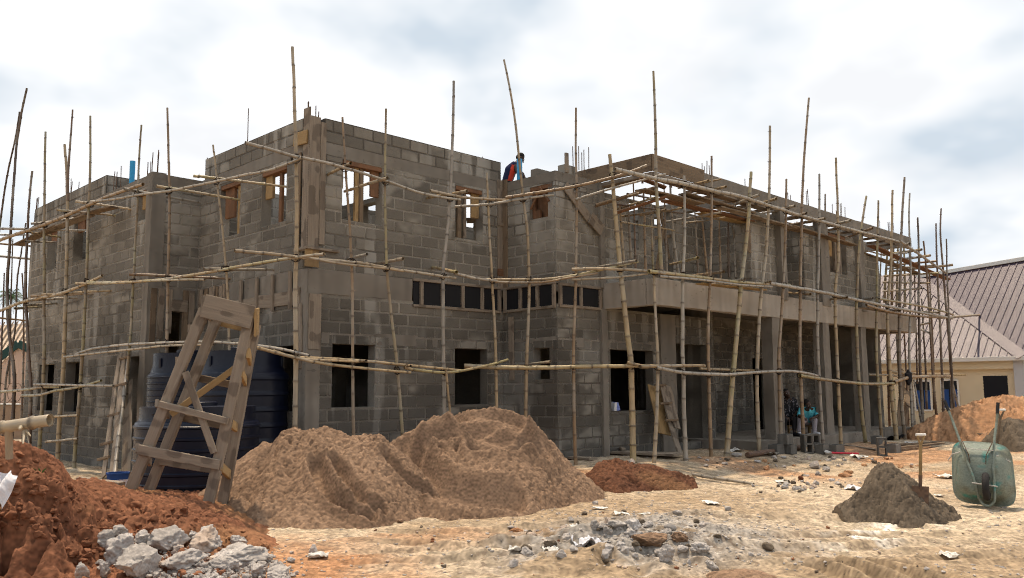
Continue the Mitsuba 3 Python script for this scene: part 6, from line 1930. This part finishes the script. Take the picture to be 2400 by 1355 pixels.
# ------------------------------------------------------------------ the neighbouring houses
k = thing('purple_roofed_house', 'cream bungalow with a big purple metal roof, behind the right end of the scaffold', 'house')
UH, EZ = 36.0, 2.75
ev = lambda x, y: on(x, y, 0, UH + .45)
put('wall', join([board((UH + .5, 9.35, 1.3), (UH + .5, 19.0, 1.3), 2.8, .2), board((UH + .6, 9.45, 1.3), (46, 9.45, 1.3), 2.8, .2)]), 'cream_paint', k)
put('wall_beam', board((UH + .30, 9.3, 2.52), (UH + .30, 19.0, 2.52), .36, .18), 'cream_paint', k)
put('pillar', board((UH + .34, 9.42, 0), (UH + .34, 9.42, 2.66), .34, .34, side=(0, 1, 0)), 'grey_paint', k)
for (x0_, x1_, y0_, y1_, nm) in ((2146, 2184, 893, 962, 'window'), (2209, 2248, 891, 958, 'window'), (2307, 2364, 881, 945, 'door')):
    a, b = ev(x0_, (y0_ + y1_) / 2), ev(x1_, (y0_ + y1_) / 2)
    zt, zb = ev((x0_ + x1_) / 2, y0_)[2], ev((x0_ + x1_) / 2, y1_)[2]
    if nm == 'door':
        zb = .02
    u_ = UH + .385
    w = numbered(f'{k}__{nm}')
    p = board((u_ + .01, a[1], (zt + zb) / 2), (u_ + .01, b[1], (zt + zb) / 2), zt - zb, .02)
    scene[w] = mikit.ply((p[0], p[1]), 'dark_glass', False)
    if nm == 'window':
        fr = [board((u_ - .01, a[1], z), (u_ - .01, b[1], z), .07, .05) for z in (zt, zb)] + [board((u_ - .01, y, zb), (u_ - .01, y, zt), .06, .06, side=(0, 1, 0)) for y in (a[1], b[1])]
        obj('frame', join(fr)[:2], 'white_paint', w)
        obj('mullion', board((u_ - .012, (a[1] + b[1]) / 2, zb), (u_ - .012, (a[1] + b[1]) / 2, zt), .05, .05, side=(0, 1, 0))[:2], 'dark_glass', w)
        for y in ((a[1] * .75 + b[1] * .25), (a[1] * .25 + b[1] * .75)):
            obj('curtain', board((u_ - .004, y, zb + .05), (u_ - .004, y, zb + (zt - zb) * .68), abs(a[1] - b[1]) * .36, .01, side=(0, 1, 0))[:2], 'blue_cloth', w)
put('fascia', board((UH - .02, 8.9, EZ - .03), (UH - .02, 19.2, EZ - .03), .16, .04), 'white_paint', k)
RI = np.array([41.0, 0, 6.95])
slope = np.array([RI[0] - UH, 0, RI[2] - EZ])
SL = np.linalg.norm(slope)


def sheet(o, a, b, na, nb, poly=None):
    """Corner o, along a (the eave) and up b."""
    return np.array([o, o + a, o + a + b, o + b]), np.array([[0, 1, 2], [0, 2, 3]])


E0, E1 = np.array([UH, 8.95, EZ]), np.array([UH, 19.2, EZ])
Fl0, Fl1 = np.array([40.6, 14.4, 6.6]), np.array([UH, 9.2, EZ])
roof = numbered(f'{k}__roof')
vv = np.array([E1, Fl1, Fl0, [41, 14.4, 6.95], [41, 19.2, 6.95], [46, 19.2, 2.75], [46, 9.2, 2.75]])
scene[roof] = mikit.ply((vv, np.array([[0, 1, 2], [0, 2, 3], [0, 3, 4], [4, 3, 5]])), 'roof_sheet', False)
R2 = at(2402, 611, 35.2)
R3_ = R2 + (R2 - Fl0) * .8
K3 = Fl1 + np.array([3.0, -6.0, 0])
face2 = numbered(f'{k}__roof')
scene[face2] = mikit.ply((np.array([Fl0, Fl1, R2, R3_, K3, Fl0 + (5, -1, -2.5), R3_ + (4, 1, -4)]), np.array([[0, 1, 2], [1, 4, 3], [1, 3, 2], [0, 2, 5], [2, 6, 5], [2, 3, 6]])), 'roof_sheet', False)
nrm = np.cross(slope, (0, 1.0, 0))
nrm /= np.linalg.norm(nrm)
nrm = nrm if nrm[2] > 0 else -nrm
for y in np.arange(9.5, 19.0, .28):
    # a seam climbs from the eave to the ridge or to the flashing
    tmax = 1.0 if y > 14.4 else (y - 9.2) / (14.4 - 9.2) * .92
    if tmax > .03:
        a, b = np.array([UH, y, EZ]), np.array([UH, y, EZ]) + slope * tmax
        obj('seam', board(a + nrm * .015, b + nrm * .015, .035, .05, side=nrm)[:2], 'roof_sheet', roof)
n2 = np.cross(Fl1 - Fl0, R2 - Fl0)
n2 /= np.linalg.norm(n2)
n2 = n2 if n2 @ (EYE - Fl0) > 0 else -n2
for t_ in np.linspace(.04, .97, 26):
    top = Fl0 + (R3_ - Fl0) * t_
    # seams run down the second slope to the flashing, or past it to the lower edge
    dn = np.cross(n2, np.cross(n2, (0, 0, 1.0)))
    dn = dn / np.linalg.norm(dn)
    dn = dn if dn[2] < 0 else -dn
    e = Fl1 - Fl0
    A2 = np.stack([dn, -e, n2], 1)
    s_, q, _ = np.linalg.solve(A2, Fl0 - top)
    if not (0 < q < 1):
        s_ = 6.0
    obj('seam', board(top + n2 * .015, top + dn * s_ + n2 * .015, .035, .05, side=n2)[:2], 'roof_sheet', face2)
nf = (nrm + n2) / np.linalg.norm(nrm + n2)
put('flashing', board(Fl0 + nf * .06, Fl1 + nf * .06, .42, .02, side=np.cross(Fl1 - Fl0, nf)), 'roof_sheet', k)
put('ridge_cap', board(Fl0 + (0, 0, .08), R3_ + (0, 0, .08), .16, .22), 'white_paint', k)

k = thing('beige_roofed_house', 'pale house with a beige metal roof and dark green gable, far left', 'house')
DL = 38.0
a = lambda x, y, d=DL: at(x, y, d)
base = lambda x, d=DL: np.array([*at(x, 900, d)[:2], 0])
gl, gr_, gp_ = a(-40, 893), a(112, 856), a(45, 812)
vv = np.array([base(-40), base(112), gr_, gp_, gl])
bk = FW * 6
vv2 = np.vstack([vv, vv + bk])
obj('wall', (vv2, np.array([[0, 1, 2], [0, 2, 3], [0, 3, 4], [5, 7, 6], [5, 8, 7], [5, 9, 8], [0, 5, 6], [0, 6, 1], [1, 6, 7], [1, 7, 2], [4, 9, 5], [4, 5, 0]])), 'pink_wall', k)
put('fascia', board(gp_ - FW * .1 + (0, 0, .12), gl - FW * .1 + (0, 0, .12) - RT * .4, .34, .06), 'green_fascia', k)
put('fascia', board(gp_ - FW * .1 + (0, 0, .12), gr_ - FW * .1 + (0, 0, .12) + RT * .4, .34, .06), 'green_fascia', k)
o, e = a(-260, 872, DL + .5), a(160, 838, DL + .5)
rg = np.array([0, 0, 2.2]) + FW * 4.0
roof = numbered(f'{k}__roof')
scene[roof] = mikit.ply((np.array([o, e, e + rg, o + rg, e + rg * 1.0 + FW * 4 - (0, 0, 2.2), o + rg + FW * 4 - (0, 0, 2.2)]), np.array([[0, 1, 2], [0, 2, 3], [3, 2, 4], [3, 4, 5]])), 'beige_sheet', False)
nn = np.cross(e - o, rg)
nn /= np.linalg.norm(nn)
nn = nn if nn[2] > 0 else -nn
for t_ in np.linspace(.3, 1, 26):
    p0 = o + (e - o) * t_
    obj('seam', board(p0 + nn * .02, p0 + rg - RT * 1.3 + nn * .02, .05, .05, side=nn)[:2], 'wood_brown', roof)

k = thing('boundary_wall', 'brown plastered boundary wall with a pale coping and a coil of razor wire, far left', 'wall')
A_, B_ = at(-90, 930, 33), at(75, 930, 31.5)
put('panel', board((*A_[:2], .6), (*B_[:2], .6), 1.25, .18), 'fence_wall', k)
put('coping', board((*A_[:2], 1.26), (*B_[:2], 1.26), .06, .26), 'white_paint', k)
th_ = np.linspace(0, 2 * math.pi * 9, 260)
ax_ = (B_ - A_) * np.array([1, 1, 0])
Lx = np.linalg.norm(ax_)
ax_ = ax_ / Lx
coil = np.array([*A_[:2], 1.65])[None] + ax_ * (th_ / th_[-1] * Lx)[:, None] + ax_ * (.30 * np.cos(th_))[:, None] + np.array([0, 0, 1.0]) * (.36 * np.sin(th_))[:, None] + FW * (.06 * np.sin(th_ * .5))[:, None]
put('razor_wire', tube(coil, .012, .012, 5, fixed=True), 'rusty_steel', k)

k = thing('palm_tree', 'coconut palm with a ragged crown far behind the beige roofed house', 'palm tree')
DP = 150.0
c0, c1 = at(8, 902, DP), at(26, 694, DP)
put('trunk', tube([(c0[0], c0[1], -.2), (c0 * .6 + c1 * .4) + RT * .3, c1], .26, .17, 9, 1.0), 'palm_trunk', k, smooth=True)
cr_ = np.random.default_rng(5)
for i in range(22):
    az = i * 2.399 + .3
    el = 1.15 - 1.75 * (i / 22) + .2 * (cr_.random() - .5)
    L = 3.0 + .9 * cr_.random()
    h = RT * math.cos(az) + FW * math.sin(az)
    s_ = np.linspace(0, 1, 14)
    rach = c1 + h * (L * (s_ * math.cos(el) - .08 * s_ ** 2 * math.cos(el)))[:, None] + np.array([0, 0, 1.0]) * (L * (s_ * math.sin(el) - .62 * s_ ** 2.2))[:, None]
    vs, fs = [], []
    for j in range(1, 14):
        tdir = rach[j] - rach[j - 1]
        tdir /= np.linalg.norm(tdir)
        sd = np.cross(tdir, (0, 0, 1.0))
        sd /= np.linalg.norm(sd) + 1e-9
        for sg in (-1, 1):
            for m_ in range(2):
                b = rach[j - 1] + (rach[j] - rach[j - 1]) * (m_ * .5)
                ll = (.85 * math.sin(math.pi * min(1, .18 + .8 * s_[j])) + .12) * (.8 + .3 * cr_.random())
                tip = b + sd * sg * ll * .75 + tdir * ll * .5 - np.array([0, 0, ll * (.35 + .4 * cr_.random())])
                n0 = len(vs)
                vs += [b, b + tdir * .09, tip]
                fs.append((n0, n0 + 1, n0 + 2))
    p = tube(rach, .03, .008, 4, fixed=True)
    put('frond', join([(np.array(vs), np.array(fs)), p[:2]]), 'palm_leaf', k)
for i in range(5):
    nut = trimesh.creation.icosphere(2, radius=.17)
    nut.apply_translation(c1 + RT * math.cos(i * 1.3) * .3 + FW * math.sin(i * 1.3) * .3 - (0, 0, .35))
    obj('nut', nut, 'palm_trunk', k, smooth=True)

# dark cloth tied on the end scaffold
k = thing('sack', 'dark ragged sack hanging on a pole of the right end scaffold', 'sack')
c = on_plane(2129, 880, 'P', .12)
m = trimesh.creation.icosphere(3)
v = np.array(m.vertices)
v = v * np.array([.13, .10, .30]) * (1 + .5 * (meshkit.fbm(v * 2.3, 3, 3) - .5))[:, None] * np.where(v[:, 2] > .3, .62, 1.0)[:, None]
scene[k] = mikit.ply(trimesh.Trimesh(v + c, m.faces), 'dark_cloth', True)
k = thing('timber_pile', 'old upright boards leaning at the right end of the building behind the scaffold', 'boards')
for i, (x0_, y0_, x1_, y1_) in enumerate(((2118, 870, 2104, 1030), (2128, 900, 2118, 1030), (2122, 910, 2132, 955))):
    put('board', board(on(x0_, y0_, 1, 11.6), on(x1_, y1_, 1, 11.0), .28, .03, side=(1, 0, 0), warp=.02), 'wood_brown', k)
